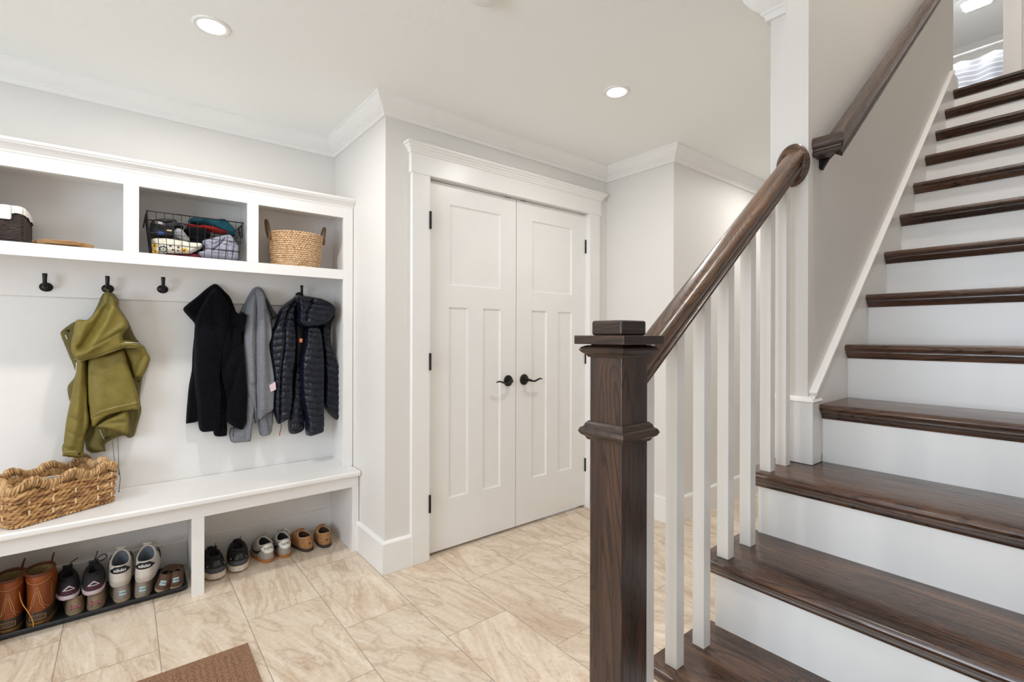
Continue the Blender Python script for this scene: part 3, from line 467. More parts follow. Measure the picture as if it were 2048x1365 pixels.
# double closet doors, three recessed panels a leaf
def leaf(x0, x1, panels, name):
    z0, z1, yf, yb, rec, sl = 0.015, 2.018, 2.295, 2.33, 0.009, 0.009
    xs = sorted({x0, x1} | {p[0] for p in panels} | {p[1] for p in panels}); zs = sorted({z0, z1} | {p[2] for p in panels} | {p[3] for p in panels})
    mb = MB()
    for i in range(len(xs)-1):
        for j in range(len(zs)-1):
            cx, cz = (xs[i]+xs[i+1])/2, (zs[j]+zs[j+1])/2
            if any(p[0] < cx < p[1] and p[2] < cz < p[3] for p in panels): continue
            mb.add([(xs[i], yf, zs[j]), (xs[i+1], yf, zs[j]), (xs[i+1], yf, zs[j+1]), (xs[i], yf, zs[j+1])], [(0, 1, 2, 3)])
    for a, b, c, d in panels:
        o_ = [(a, c), (b, c), (b, d), (a, d)]; i_ = [(a+sl, c+sl), (b-sl, c+sl), (b-sl, d-sl), (a+sl, d-sl)]
        mb.loft([[(x, yf, z) for x, z in o_], [(x+(0.0015 if x < (a+b)/2 else -0.0015), yf+0.004, z+(0.0015 if z < (c+d)/2 else -0.0015)) for x, z in o_], [(x, yf+rec, z) for x, z in i_]], True, False, True)
    mb.loft([[(x0, yf, z0), (x1, yf, z0), (x1, yf, z1), (x0, yf, z1)], [(x0, yb, z0), (x1, yb, z0), (x1, yb, z1), (x0, yb, z1)]], True, False, True)
    o = mb.build(name, M['trim']); return struct(o)
d1 = leaf(1.2575, 1.8725, [(1.40, 1.755, 1.463, 1.908), (1.397, 1.525, 0.286, 1.342), (1.627, 1.756, 0.286, 1.342)], 'door_1')
d2 = leaf(1.8765, 2.4915, [(2.005, 2.360, 1.460, 1.908), (2.003, 2.131, 0.287, 1.343), (2.233, 2.361, 0.287, 1.343)], 'door_2')
def lever(door, x, z, s):
    r = MB().lathe([(0.0, 0), (0.033, 0), (0.034, -0.003), (0.031, -0.008), (0.022, -0.011), (0.012, -0.014), (0.011, -0.040), (0.0, -0.041)], (x, 2.295, z), 'y', 32).build('door_handle', M['black_metal'], door, smooth=True)
    pts = [(x, 2.258, z), (x+s*0.012, 2.252, z-0.001), (x+s*0.03, 2.250, z-0.007), (x+s*0.05, 2.250, z-0.010), (x+s*0.07, 2.251, z-0.004), (x+s*0.09, 2.252, z+0.003), (x+s*0.105, 2.253, z+0.003), (x+s*0.116, 2.254, z-0.001)]
    MB().tube(pts, [0.012, 0.0105, 0.0085, 0.0075, 0.007, 0.0068, 0.006, 0.004], 12, flat=0.75).build('lever', M['black_metal'], r, smooth='all')
lever(d1, 1.812, 0.912, -1); lever(d2, 1.938, 0.912, 1)
for z0, z1 in ((1.746, 1.838), (1.002, 1.092), (0.253, 0.345)):
    MB().box(1.2500, 1.2620, 2.2500, 2.2945, z0, z1).lathe([(0.0055, 0), (0.0055, z1-z0)], (1.2555, 2.2475, z0), 'z', 10).build('hinge', M['black_metal'], d1)
for z0, z1 in ((1.755, 1.848), (0.992, 1.084), (0.247, 0.337)):
    MB().box(2.4895, 2.4935, 2.284, 2.300, z0, z1).lathe([(0.0055, 0), (0.0055, z1-z0)], (2.4915, 2.290, z0), 'z', 10).build('hinge', M['black_metal'], d2)
MB().box(1.79, 1.835, 2.297, 2.32, 2.018, 2.023).build('catch', M['black_metal'], d1); MB().box(1.915, 1.96, 2.297, 2.32, 2.018, 2.023).build('catch', M['black_metal'], d2)
# base block and cap where the stair wall ends on the fourth tread
bb = MB().box(1.722, 1.80, 0.604, 0.765, 0.7725, 0.972)
struct(bb.build('trim_5', M['trim'], bevel=0.003))
struct(moulding([(1.80, 0.765), (1.722, 0.765), (1.722, 0.604), (1.80, 0.604)], [(-0.02, 0.970), (0.0, 0.970), (0.003, 0.976), (-0.002, 0.984), (-0.010, 0.990), (-0.02, 0.990)]).build('trim_6', M['trim']))

# ---------------------------------------------------------------- staircase
NX = {1: .745, 2: .998, 3: 1.247, 4: 1.505, 5: 1.775, 6: 2.019, 7: 2.252, 8: 2.490, 9: 2.724, 10: 2.955, 11: 3.185, 12: 3.414, 13: 3.641, 14: 3.868, 15: 4.10}
NZ = {k: .193*k for k in range(0, 9)}; NZ.update({9: 1.737, 10: 1.925, 11: 2.112, 12: 2.298, 13: 2.482, 14: 2.667})
st = empty('staircase', (0, 0, 0), label='staircase of dark oak treads and white risers climbing to the upper floor', cat='staircase', kind='thing')
YR = -0.418
for k in range(1, 15):
    x, z = NX[k], NZ[k]; xb = NX[k+1]+0.045
    y1 = 0.722 if k <= 4 else 0.606
    if k == 4: y1 = 0.722
    prof = [(xb, z), (x+0.012, z), (x+0.006, z-0.0015), (x+0.002, z-0.006), (x, z-0.0125), (x+0.002, z-0.019), (x+0.007, z-0.024), (x+0.012, z-0.0255), (x+0.012, z-0.029), (x+0.016, z-0.034), (x+0.024, z-0.040), (x+0.029, z-0.046), (x+0.030, z-0.050), (x+0.036, z-0.050), (x+0.036, z-0.026), (xb, z-0.026)]
    MB().prism(prof, 'y', YR, y1).build('tread', M['wood_y'], st, smooth=True, angle=30)
    MB().box(x+0.034, x+0.050, YR, 0.692 if k <= 4 else 0.607, NZ[k-1]-0.002 if k > 1 else 0, z-0.026).build('riser', M['trim'], st)
# open-side stringer, saw-toothed under the treads
sp = [(NX[1]+0.05, 0.0)]
for k in range(1, 5): sp += [(NX[k]+0.05, NZ[k]-0.026), (NX[k+1]+0.05 if k < 4 else 1.742, NZ[k]-0.026)]
sp += [(1.742, 0.0)]
MB().prism(sp, 'y', 0.672, 0.690).build('stringer', M['trim'], st)
sk = lambda x: 1.030+(x-1.807)*0.8345
MB().prism([(1.742, 0.80), (1.742, sk(1.742)+0.01), (1.80, sk(1.80)), (3.90, sk(3.90)), (4.012, sk(3.90)), (4.012, UZ), (3.60, UZ-0.35), (2.0, 0.90), (1.9, 0.80)], 'y', 0.606, 0.627).build('skirt_board', M['trim'], st)
cap = [(1.742, sk(1.742)+0.01)] + [(3.902, sk(3.90))]
n_ = Vector((-0.64, 0.768)); MB().prism([(1.760, sk(1.76)), (3.902, sk(3.902)), (3.902, sk(3.902)+0.020), (1.748, sk(1.76)+0.012)], 'y', 0.602, 0.627).build('skirt_cap', M['trim'], st, bevel=0.004)
MB().box(4.0, 4.018, 0.604, 0.765, UZ, sk(3.9)).build('skirt_end', M['trim'], st, bevel=0.003)

# ---------------------------------------------------------------- railing
rl = empty('stair_railing', (0.825, 0.663, 0), label='stair railing with boxy dark newel post, oak handrail and white square balusters', cat='railing', kind='thing')
def RB(mb, name, mat, parent=rl, **k):
    o = mb.build(name, mat, None, **k); o.parent = parent
    o.matrix_parent_inverse = Matrix.Translation(-Vector((0.825, 0.663, 0))) if parent is rl else parent.matrix_world.inverted() if False else Matrix.Identity(4)
    return o
nx, ny = 0.825, 0.663
def sq(hw, z): return [(nx-hw, ny-hw, z), (nx+hw, ny-hw, z), (nx+hw, ny+hw, z), (nx-hw, ny+hw, z)]
post = RB(MB().box(nx-0.043, nx+0.043, ny-0.043, ny+0.043, 0, 1.170), 'newel_post', M['wood_z'], bevel=0.003)
RB(MB().loft([sq(r, z) for r, z in [(0.040, 0.964), (0.047, 0.966), (0.050, 0.972), (0.057, 0.977), (0.061, 0.984), (0.058, 0.991), (0.052, 0.995), (0.050, 1.001), (0.045, 1.006), (0.040, 1.006)]], True, True, True), 'collar_moulding', M['wood_yd'], post, smooth=True, angle=20)
RB(MB().loft([sq(r, z) for r, z in [(0.040, 1.142), (0.046, 1.143), (0.049, 1.149), (0.055, 1.152), (0.060, 1.158), (0.057, 1.164), (0.048, 1.168), (0.040, 1.168)]], True, True, True), 'cap_moulding', M['wood_yd'], post, smooth=True, angle=20)
RB(MB().box(nx-0.067, nx+0.067, ny-0.067, ny+0.067, 1.1705, 1.189), 'cap_plate', M['wood_yd'], post, bevel=0.0015)
RB(MB().box(nx-0.041, nx+0.041, ny-0.041, ny+0.041, 1.189, 1.2205), 'cap_block', M['wood_yd'], post, bevel=0.005, seg=3)
for o_ in [o for o in COL.objects if o.parent == post]:
    o_.data.materials.append(M['wood_xd'])
    for p_ in o_.data.polygons: p_.material_index = 1 if abs(p_.normal.y) > abs(p_.normal.x) else 0
# handrail: profile swept along the slope
def rail_prof():
    h = [(0.0, 0.0275), (0.011, 0.0268), (0.0195, 0.0245), (0.0255, 0.0205), (0.0295, 0.0145), (0.0305, 0.007), (0.0295, -0.001), (0.0265, -0.006), (0.0215, -0.0095), (0.0205, -0.014), (0.0235, -0.0175), (0.0268, -0.019), (0.0272, -0.0245), (0.0245, -0.028), (0.0, -0.028)]
    return h + [(-a, b) for a, b in h[::-1][1:-1]]
def swept_rail(pts, prof=rail_prof()):
    pts = [Vector(p) for p in pts]; rings = []
    for i, p in enumerate(pts):
        ds = []
        if i > 0: ds.append((p-pts[i-1]).normalized())
        if i < len(pts)-1: ds.append((pts[i+1]-p).normalized())
        t = sum(ds, Vector()).normalized(); side = Vector((0, 1, 0)); up = t.cross(side)*-1
        if up.z < 0: up = -up
        k = 1/max(0.3, t.dot(ds[0]))
        rings.append([p+side*a+up*b*k for a, b in prof])
    return MB().loft(rings, True, True, True)
S_ = 0.777; zc = lambda x: 1.178+S_*(x-0.968)
ang = math.atan(S_)
# built along its own length so the grain follows it
L = math.hypot(1.735-0.866, zc(1.735)-zc(0.866)); hr = MB()
pr_ = rail_prof(); hr.loft([[(0 + b*math.tan(ang)*0, a, b) for a, b in pr_], [(L, a, b) for a, b in pr_]], True, True, True)
# shear the ends so they meet the post and the column upright
hr.v = [(x+z*math.tan(ang), y, z) for x, y, z in hr.v]
ho = hr.build('handrail', M['wood_x'], None, smooth=True, angle=35); ho.parent = rl
ho.location = Vector((0.866-0.825, 0.0, zc(0.866))); ho.rotation_euler = (0, -ang, 0)
RB(MB().lathe([(0.0, 0.0), (1.0, 0.0), (1.0, -0.006), (0.94, -0.010), (0.90, -0.011), (0.86, -0.016), (0.70, -0.020), (0.0, -0.021)], (1.742, 0.672, 1.757), 'x', 48, sx=0.052, sy=0.071), 'rosette', M['wood_y'], smooth=True, angle=25)
for x, k in ((0.911, 1), (1.034, 2), (1.157, 2), (1.280, 3), (1.409, 3), (1.537, 4), (1.648, 4)):
    zt = zc(x+0.016)-0.034
    a = 0.016; cxx, cyy = x+a, 0.655+a
    v = [(cxx-a, cyy-a, NZ[k]), (cxx+a, cyy-a, NZ[k]), (cxx+a, cyy+a, NZ[k]), (cxx-a, cyy+a, NZ[k]), (cxx-a, cyy-a, zt-a*S_), (cxx+a, cyy-a, zt+a*S_), (cxx+a, cyy+a, zt+a*S_), (cxx-a, cyy+a, zt-a*S_)]
    RB(MB().add(v, [(0,3,2,1),(4,5,6,7),(0,1,5,4),(1,2,6,5),(2,3,7,6),(3,0,4,7)]), 'baluster', M['trim'], bevel=0.0012)
# wall-hung handrail with mitred return
wr = empty('wall_handrail', (1.80, 0.566, 1.8), label='dark oak handrail bracketed to the grey wall beside the upper stairs', cat='handrail', kind='thing')
S2 = 0.787; ang2 = math.atan(S2); zr = lambda x: 1.815+S2*(x-1.80)
L2 = (3.95-1.77)/math.cos(ang2); w2 = MB(); pr2 = rail_prof()
# lower end mitred at 45 degrees in plan against the return
w2.loft([[(0, a, b) for a, b in pr2], [(L2, a, b) for a, b in pr2]], True, True, True)
w2.v = [(x+(z*math.tan(ang2)+(y)/math.cos(ang2) if x < 0.5 else 0), y, z) for x, y, z in w2.v]
wo = w2.build('rail', M['wood_x2'], wr, smooth=True, angle=35); wo.location = (1.80-1.80, 0, zr(1.80)-1.8); wo.rotation_euler = (0, -ang2, 0)
pr3 = [(a, b/math.cos(ang2)) for a, b in pr2]
ret = MB().loft([[(1.80+a, 0.566+a, zr(1.80)+b*0.92+a*S2*0.0) for a, b in pr3], [(1.80+a, 0.6262, zr(1.80)+b*0.92) for a, b in pr3]], True, True, True)
ro = ret.build('return', M['wood_yd'], wr, smooth=True, angle=35); ro.location = (-1.80, -0.566, -1.8)
def bracket(x):
    z = zr(x)-0.034
    mb = MB().prism([(0.626, z+0.002), (0.626, z-0.062), (0.619, z-0.066), (0.615, z-0.058), (0.600, z-0.034), (0.572, z-0.008), (0.556, z+0.002)], 'x', x-0.006, x+0.006)
    mb.box(x-0.013, x+0.013, 0.618, 0.6262, z-0.06, z+0.002)
    mb.box(x-0.02, x+0.02, 0.552, 0.58, z-0.002, z+0.004)
    o = mb.build('bracket', M['black_metal'], wr, smooth=True); o.location = (-1.80, -0.566, -1.8)
for x in (1.845, 2.85): bracket(x)

# ---------------------------------------------------------------- bench and cubbies
bn = empty('storage_bench', (0, 2.8, 0), label='long white built-in bench with open shoe bays below', cat='bench', kind='thing')
def BB(mb, name, parent=bn, mat='bench', **k):
    o = mb.build(name, M[mat], None, **k); o.parent = parent; o.location = -parent.location if parent.type == 'EMPTY' else (0, 0, 0); return o
BB(MB().box(-0.985, 1.0115, 2.568, 2.990, 0.418, 0.446), 'bench_top', bevel=0.009, seg=3)
BB(MB().box(-0.97, 1.010, 2.605, 2.625, 0.354, 0.418), 'apron', bevel=0.001)
for x0, x1 in ((-0.97, -0.93), (-0.49, -0.44), (0.240, 0.289), (0.9745, 1.0105)):
    BB(MB().box(x0, x1, 2.603, 2.623, 0, 0.354), 'post', bevel=0.001)
    c = (x0+x1)/2; c = {0.9745: 0.989}.get(x0, c)
    BB(MB().box(c-0.009, c+0.009, 2.623, 2.990, 0, 0.418), 'divider')
BB(MB().box(-0.97, 1.0105, 2.990, 3.008, 0, 0.446), 'back_panel')
BB(MB().prism([(2.990, 0), (2.976, 0), (2.976, 0.132), (2.981, 0.139), (2.990, 0.139)], 'x', -0.44, 0.255), 'base_strip'); BB(MB().prism([(2.990, 0), (2.976, 0), (2.976, 0.132), (2.981, 0.139), (2.990, 0.139)], 'x', 0.274, 0.98), 'base_strip')
cb = empty('cubby_unit', (0, 2.85, 1.5), label='white cubby unit with cornice and coat hook board above the bench', cat='shelf unit', kind='thing')
BB(MB().box(-0.97, 0.9945, 2.702, 2.990, 1.533, 1.551).box(-0.97, 0.9570, 2.700, 2.722, 1.4985, 1.551), 'shelf_board', cb)
BB(MB().box(-0.97, 0.957, 2.700, 2.720, 1.843, 1.902), 'top_rail', cb, bevel=0.0008)
BB(MB().box(-0.97, 0.994, 2.720, 2.990, 1.884, 1.902), 'top_board', cb)
for x0, x1 in ((-0.49, -0.437), (-0.003, 0.051), (0.478, 0.528)):
    BB(MB().box(x0, x1, 2.6995, 2.7195, 1.551, 1.843), 'stile', cb, bevel=0.0008); c = (x0+x1)/2
    BB(MB().box(c-0.009, c+0.009, 2.7195, 2.990, 1.551, 1.884), 'divider', cb)
BB(MB().box(0.9570, 1.0105, 2.6990, 2.7190, 0.4465, 1.9005), 'side_stile', cb, bevel=0.0008)
BB(MB().box(0.9940, 1.0105, 2.7190, 2.990, 0.4465, 1.902), 'side_panel', cb)
BB(MB().box(-0.97, -0.92, 2.6990, 2.7190, 0.4465, 1.843), 'side_stile', cb); BB(MB().box(-0.97, -0.952, 2.7190, 2.990, 0.4465, 1.902), 'side_panel', cb)
BB(MB().box(-0.97, 1.0105, 2.990, 3.0085, 0.4465, 1.902), 'back_panel', cb)
BB(MB().box(-0.952, 0.994, 2.974, 2.990, 1.355, 1.533), 'hook_board', cb, bevel=0.001)
BB(moulding([(-0.97, 3.008), (-0.97, 2.700), (1.0125, 2.700)], [(-0.01, 1.900), (0.002, 1.900), (0.004, 1.908), (0.012, 1.916), (0.018, 1.926), (0.028, 1.930), (0.031, 1.936), (0.034, 1.938), (0.034, 1.950), (-0.01, 1.950)]), 'cornice', cb, smooth=True, angle=25)
BB(MB().box(-0.97, 1.011, 2.70, 3.008, 1.902, 1.950), 'cornice_top', cb)
# coat hooks
def hook(x, z, label, g='black coat hooks on the hook board'):
    e = empty('coat_hook', (x, 2.974, z), label=label, cat='hook', group=g)
    MB().lathe([(0.0, 0), (0.020, 0), (0.0205, -0.003), (0.0185, -0.006), (0.014, -0.009), (0.010, -0.012), (0.0, -0.013)], (0, 0, 0), 'y', 28, sx=1.12).build('backplate', M['black_metal'], e, smooth=True)
    MB().tube([(0, -0.008, 0.0), (0, -0.030, -0.004), (0, -0.046, 0.008), (0, -0.050, 0.030), (0, -0.048, 0.048), (0, -0.050, 0.056)], [0.009, 0.008, 0.0075, 0.0075, 0.0085, 0.0085], 10, flat=0.8).build('prong', M['black_metal'], e, smooth='all')
    return e
hook(-0.270, 1.397, 'empty black coat hook left of the olive parka')
hook(-0.060, 1.402, 'black coat hook holding the olive green parka')
hook(0.150, 1.413, 'empty black coat hook between olive parka and black fleece')
hook(0.797, 1.415, 'black coat hook the black puffer jacket hangs from')
hook(0.373, 1.360, 'coat hook hidden under the black fleece jacket', )
hook(0.577, 1.360, 'coat hook hidden under the grey knit jacket')
# recessed lamps
def downlight(x, y, label, pw):
    e = empty('recessed_light', (x, y, CZ), label=label, cat='ceiling light', group='recessed ceiling lights')
    MB().lathe([(0.044, 0.02), (0.046, -0.004), (0.052, -0.006), (0.060, -0.006), (0.064, -0.003), (0.065, 0.0), (0.065, 0.001)], n=40).build('trim_ring', M['white_plastic'], e, smooth=True)
    MB().lathe([(0.0, -0.0035), (0.046, -0.0035), (0.046, 0.0)], n=36).build('lens', M['lens'], e)
    area('lamp_light', (x, y, CZ-0.012), (0, 0, 0), 0.09, 0.09, pw, LAMP_COL, 170, 'DISK')
downlight(*LAMPS[0], 'round recessed ceiling light above the shoe bench', LAMP_WS[0]); downlight(*LAMPS[1], 'round recessed ceiling light in front of the closet doors', LAMP_WS[1])
for l_, pw_ in zip(LAMPS[2:], LAMP_WS[2:]): area('lamp_light', (l_[0], l_[1], CZ-0.012), (0, 0, 0), 0.09, 0.09, pw_, LAMP_COL, 170, 'DISK'); struct(MB().lathe([(0.0, -0.003), (0.06, -0.003), (0.06, 0.001)], (l_[0], l_[1], CZ)).build('trim_9', M['white_plastic']))
tag(MB().lathe([(0.0, -0.03), (0.045, -0.03), (0.058, -0.022), (0.062, 0.0)], (0.955, 1.345, CZ)).build('smoke_detector', M['white_plastic'], smooth=True), 'white round smoke detector on the ceiling at the top edge', 'smoke detector')
for x_, y_ in ((1.6, 0.05), (4.5, 1.6)): struct(MB().lathe([(0.0, -0.035), (0.14, -0.035), (0.16, -0.02), (0.165, 0.0)], (x_, y_, UC), n=32).build('fill_disc', M['white_plastic'], smooth=True))  # discs added above the two fill lights, no known fixtures there
# bathroom seen through the upper doorway
cu = empty('shower_curtain', (8.0, 1.0, 4.64), label='grey and white striped shower curtain hanging upstairs', cat='curtain')
rings = []
for z in np.linspace(-0.085, -1.95, 12):
    row = []
    for y in np.linspace(-0.9, 1.3, 150):
        sag = 0.012*abs(math.sin((y+0.12)*PI/0.15))
        row.append((0.04*math.sin(y*14+1.4*math.sin(y*7)+0.5)*(0.6+0.4*min(1, -z)), y, z+-sag*max(0, 1+(z+0.085)/0.3)))
    rings.append(row)
cm = MB().loft(rings, False); co_ = cm.build('cloth', M['curtain'], cu, smooth='all'); so = co_.modifiers.new('t', 'SOLIDIFY'); so.thickness = 0.003
rod = MB().tube([(8.0, -0.42, 4.64), (8.0, 2.8, 4.64)], 0.013, 12).build('curtain_rod', P('satin_rod', (225, 225, 225), 0.25, metal=0.3), None, smooth='all'); tag(rod, 'straight white curtain rod across the upstairs bathroom', 'curtain rod')
for y in np.arange(-0.72, 1.25, 0.15): MB().tube([(0.016*math.cos(a), y, 0.018*math.sin(a)-0.004) for a in np.linspace(0, 2*PI, 13)[:-1]] , 0.0025, 6, closed=True).build('ring', M['steel'], cu)
cl = empty('ceiling_light', (7.9, 1.03, UC), label='flush white ceiling light fixture in the upstairs bathroom', cat='ceiling light')
MB().lathe([(0.0, -0.03), (0.17, -0.03), (0.20, -0.015), (0.205, 0.0)], n=40).build('housing', M['white_plastic'], cl, smooth=True)
MB().box(-0.11, 0.11, -0.11, 0.11, -0.042, -0.028).build('diffuser', M['lens'], cl, bevel=0.004)
area('bath_light', (7.9, 1.0, UC-0.06), (0, 0, 0), 0.2, 0.2, 6, (1, 0.97, 0.93), 175)
# doormat with waffle pile
e = empty('doormat', (0.372, 2.076, 0), rz=math.radians(-0.5), label='brown waffle-textured doormat on the tile floor', cat='doormat')
MB().prism([(-0.86, 0.0), (0, 0.0), (0, 0.007), (-0.86, 0.007)], 'y', -0.56, 0.0).build('backing', M['doormat'], e)
nx_, ny_ = 290, 190; rings = []
for y in np.linspace(-0.522, -0.038, ny_):
    row = []
    for x in np.linspace(-0.822, -0.038, nx_):
        w_ = (abs(math.sin(x*PI/0.0195))*abs(math.sin(y*PI/0.0175)))**0.6
        row.append((x, y, 0.0036+0.0070*w_+0.0006*random.random()))
    rings.append(row)
MB().loft(rings, False).build('waffle_pile', M['doormat'], e)
# ---------------------------------------------------------------- coats on the hooks
def garment(key, root, mats, labels={}, res=0.006, wr=0.0):
    for i, (pn, y0, th, outl, creases, ex) in enumerate(GARMENTS[key]):
        mb = panel(outl, y0, th, creases, ex.get('q'), res, wrinkle=wr, seed=i)
        o = build_panel(mb, pn, M[mats.get(ex.get('m', ''), mats[''])], None)
        o.parent = root; o.location = -root.location
        if pn in labels: o['label'] = labels[pn]
def local(o, root): o.parent = root; o.location = -root.location; return o
pk = empty('parka', (-0.060, 2.95, 1.37), label='olive green hooded parka hanging above the woven basket', cat='coat')
garment('parka', pk, {'': 'olive', 'dark': 'olive_dark'}, wr=0.0034)
P('drawcord_grey', (120, 118, 112)); P('stitch_pale', (206, 196, 150))
for pts in ([(-0.0433, 2.935, 0.70), (-0.038, 2.94, 0.655), (-0.0358, 2.94, 0.6127), (-0.025, 2.938, 0.565), (-0.0169, 2.936, 0.5323)], [(-0.021, 2.935, 0.70), (-0.019, 2.93, 0.62), (-0.0185, 2.925, 0.5713), (-0.012, 2.93, 0.51), (-0.0167, 2.93, 0.4503)]):
    local(MB().tube(pts, 0.0016, 6).ell((pts[-1][0], pts[-1][1], pts[-1][2]-0.003), (0.003, 0.003, 0.007), 8, 6).build('drawstring', M['drawcord_grey'], smooth='all'), pk)
def on_front(x, z, objs, dy=0.0015):
    # nearest cloth surface facing the room at (x, z)
    best = None
    for o in objs:
        if o.type != 'MESH' or not o.name.split('.')[0] in PANELS: continue
        ok, co, no, idx = o.ray_cast(Vector((x, 2.5, z)), Vector((0, 1, 0)))
        if ok and (best is None or co.y < best): best = co.y
    return (best if best is not None else 2.9)-dy
PANELS = {'back_body', 'left_sleeve', 'right_sleeve', 'middle_sleeve', 'lower_flap', 'right_flap', 'front_panel', 'front_hem', 'hood', 'collar_band', 'cuff', 'left_front', 'inner_lining', 'left_body', 'right_body', 'collar'}
def decal_line(root, pts, r, mat, name, dy=0.001, n=10):
    kids = [c for c in COL.objects if c.parent == root]; out = []
    for a, b in zip(pts[:-1], pts[1:]):
        for j in range(n): t = j/n; out.append((a[0]+(b[0]-a[0])*t, a[1]+(b[1]-a[1])*t))
    out.append(pts[-1]); P3 = [(x, on_front(x, z, kids, dy), z) for x, z in out]
    ys = [p[1] for p in P3]; ys = [min(ys[max(0, i-1):i+2]) for i in range(len(ys))]
    return local(MB().tube([(p[0], y, p[2]) for p, y in zip(P3, ys)], r, 6).build(name, mat, smooth='all'), root)
bpy.context.view_layer.update()
decal_line(pk, [(-0.204, 1.185), (-0.1975, 1.165)], 0.0022, M['white_plastic'], 'zip')
decal_line(pk, [(0.004, 1.150), (0.035, 1.149), (0.060, 1.145)], 0.0018, M['white_plastic'], 'zip')
decal_line(pk, [(-0.1665, 1.060), (-0.1680, 1.010)], 0.0024, M['white_plastic'], 'zip')
decal_line(pk, [(-0.0849, 0.752), (-0.078, 0.725), (-0.0707, 0.7036)], 0.0022, M['steel'], 'zip')
decal_line(pk, [(-0.178, 1.075), (-0.150, 1.068), (-0.10, 1.085), (-0.05, 1.108), (-0.006, 1.125), (0.03, 1.13), (0.06, 1.122)], 0.0008, M['stitch_pale'], 'stitching', 0.0003)
decal_line(pk, [(-0.115, 0.815), (-0.08, 0.84), (-0.03, 0.853), (0.02, 0.862), (0.050, 0.870)], 0.0008, M['stitch_pale'], 'stitching', 0.0003)
decal_line(pk, [(-0.210, 0.672), (-0.185, 0.672), (-0.163, 0.668)], 0.0008, M['stitch_pale'], 'stitching', 0.0003)
for x, z in ((-0.1537, 0.6578), (0.0564, 0.9628), (-0.1975, 1.203), (-0.0624, 0.7049)):
    y = on_front(x, z, [c for c in COL.objects if c.parent == pk])
    local(MB().lathe([(0, 0), (0.006, 0), (0.006, -0.0015), (0.003, -0.003), (0, -0.003)], (x, y, z), 'y', 16).build('snap_button', M['snap']), pk)
local(MB().tube([(-0.066, 2.93, 1.37), (-0.063, 2.925, 1.39), (-0.060, 2.925, 1.398), (-0.057, 2.925, 1.39), (-0.053, 2.93, 1.37)], 0.003, 8).build('hanging_loop', M['olive_dark'], smooth='all'), pk)
bf = empty('fleece_jacket', (0.375, 2.95, 1.43), label='plush black fleece jacket hanging left of the grey knit one', cat='jacket')
garment('black_fleece', bf, {'': 'fleece'}, wr=0.0035)
gf = empty('knit_jacket', (0.577, 2.95, 1.44), label='heather grey knit fleece jacket hanging between two black jackets', cat='jacket')
garment('grey_fleece', gf, {'': 'greyknit', 'trim': 'greytrim'}, {'collar': 'charcoal edged collar'}, wr=0.002)
pf = empty('puffer_jacket', (0.797, 2.95, 1.42), label='shiny black quilted puffer jacket hanging nearest the closet side', cat='jacket')
garment('puffer', pf, {'': 'puffer', 'plain': 'puffer_in'}, res=0.0045, wr=0.003)
bpy.context.view_layer.update()
local(MB().add([(0.611, 2.852, 0.914), (0.6402, 2.845, 0.9325), (0.6438, 2.845, 0.8897), (0.6196, 2.852, 0.8779)], [(0, 1, 2, 3)]).build('care_label', P('label_pink', (214, 190, 198), 0.7)), gf)['label'] = 'pale pink care label'
local(MB().tube([(0.452, 2.888, 0.70), (0.447, 2.886, 0.67), (0.447, 2.885, 0.652)], 0.002, 6).build('zip_pull', M['puffer_in'], smooth='all'), bf)
decal_line(pf, [(0.746, 1.3977), (0.715, 1.31), (0.6923, 1.2381), (0.6783, 1.116), (0.6646, 0.9719), (0.658, 0.7825), (0.6652, 0.705)], 0.0022, M['rubber'], 'zip', 0.001, 14)
local(MB().tube([(0.6734, 2.865, 0.700), (0.6749, 2.862, 0.6751), (0.6664, 2.862, 0.6455)], 0.0018, 6).build('zip_cord', M['rubber'], smooth='all'), pf)
local(MB().ell((0.6660, 2.862, 0.640), (0.0035, 0.003, 0.008), 10, 8).build('cord_tip', P('coral_red', (214, 70, 48), 0.5), smooth='all'), pf)['label'] = 'red cord tip'
local(MB().box(0.7695, 0.7860, 2.868, 2.871, 1.144, 1.166).build('brand_tag', P('tag_orange', (206, 104, 44), 0.5)), pf)['label'] = 'small orange tag'
local(MB().tube([(0.7778, 2.8675, 1.159), (0.7740, 2.8675, 1.153), (0.7815, 2.8675, 1.153), (0.7778, 2.8675, 1.159)], 0.0011, 5).build('tag_mark', M['white_plastic']), pf)

# ---------------------------------------------------------------- woven basket on the bench
wb = empty('woven_basket', (-0.326, 2.600, 0.4465), rz=math.radians(30.1), label='rectangular woven basket with chunky wavy rim on the bench', cat='basket')
BL, BW, BH = 0.345, 0.235, 0.150
def rrect(L_, W_, r, n=10, inset=0.0):
    out = []
    for cx_, cy_, a0 in ((L_-r, r, -PI/2), (L_-r, W_-r, 0), (r, W_-r, PI/2), (r, r, PI)):
        for j in range(n+1):
            a = a0+PI/2*j/n; out.append((cx_+(r-inset)*math.cos(a), cy_+(r-inset)*math.sin(a)))
    return out
def resample(loop, n):
    Pp = [Vector(p) for p in loop]; Pp.append(Pp[0]); d = [0]
    for a, b in zip(Pp[:-1], Pp[1:]): d.append(d[-1]+(b-a).length)
    T = d[-1]; out = []; k = 0
    for i in range(n):
        s = T*i/n
        while d[k+1] < s: k += 1
        f_ = (s-d[k])/max(1e-9, d[k+1]-d[k]); out.append(Pp[k].lerp(Pp[k+1], f_))
    return out, T
loop, T = resample(rrect(BL, BW, 0.025), 240)
nrm = []
for i, p in enumerate(loop):
    t = (loop[(i+1) % 240]-loop[i-1]).normalized(); nrm.append(Vector((t.y, -t.x)))
wm = MB(); nst = 22; rows = 9
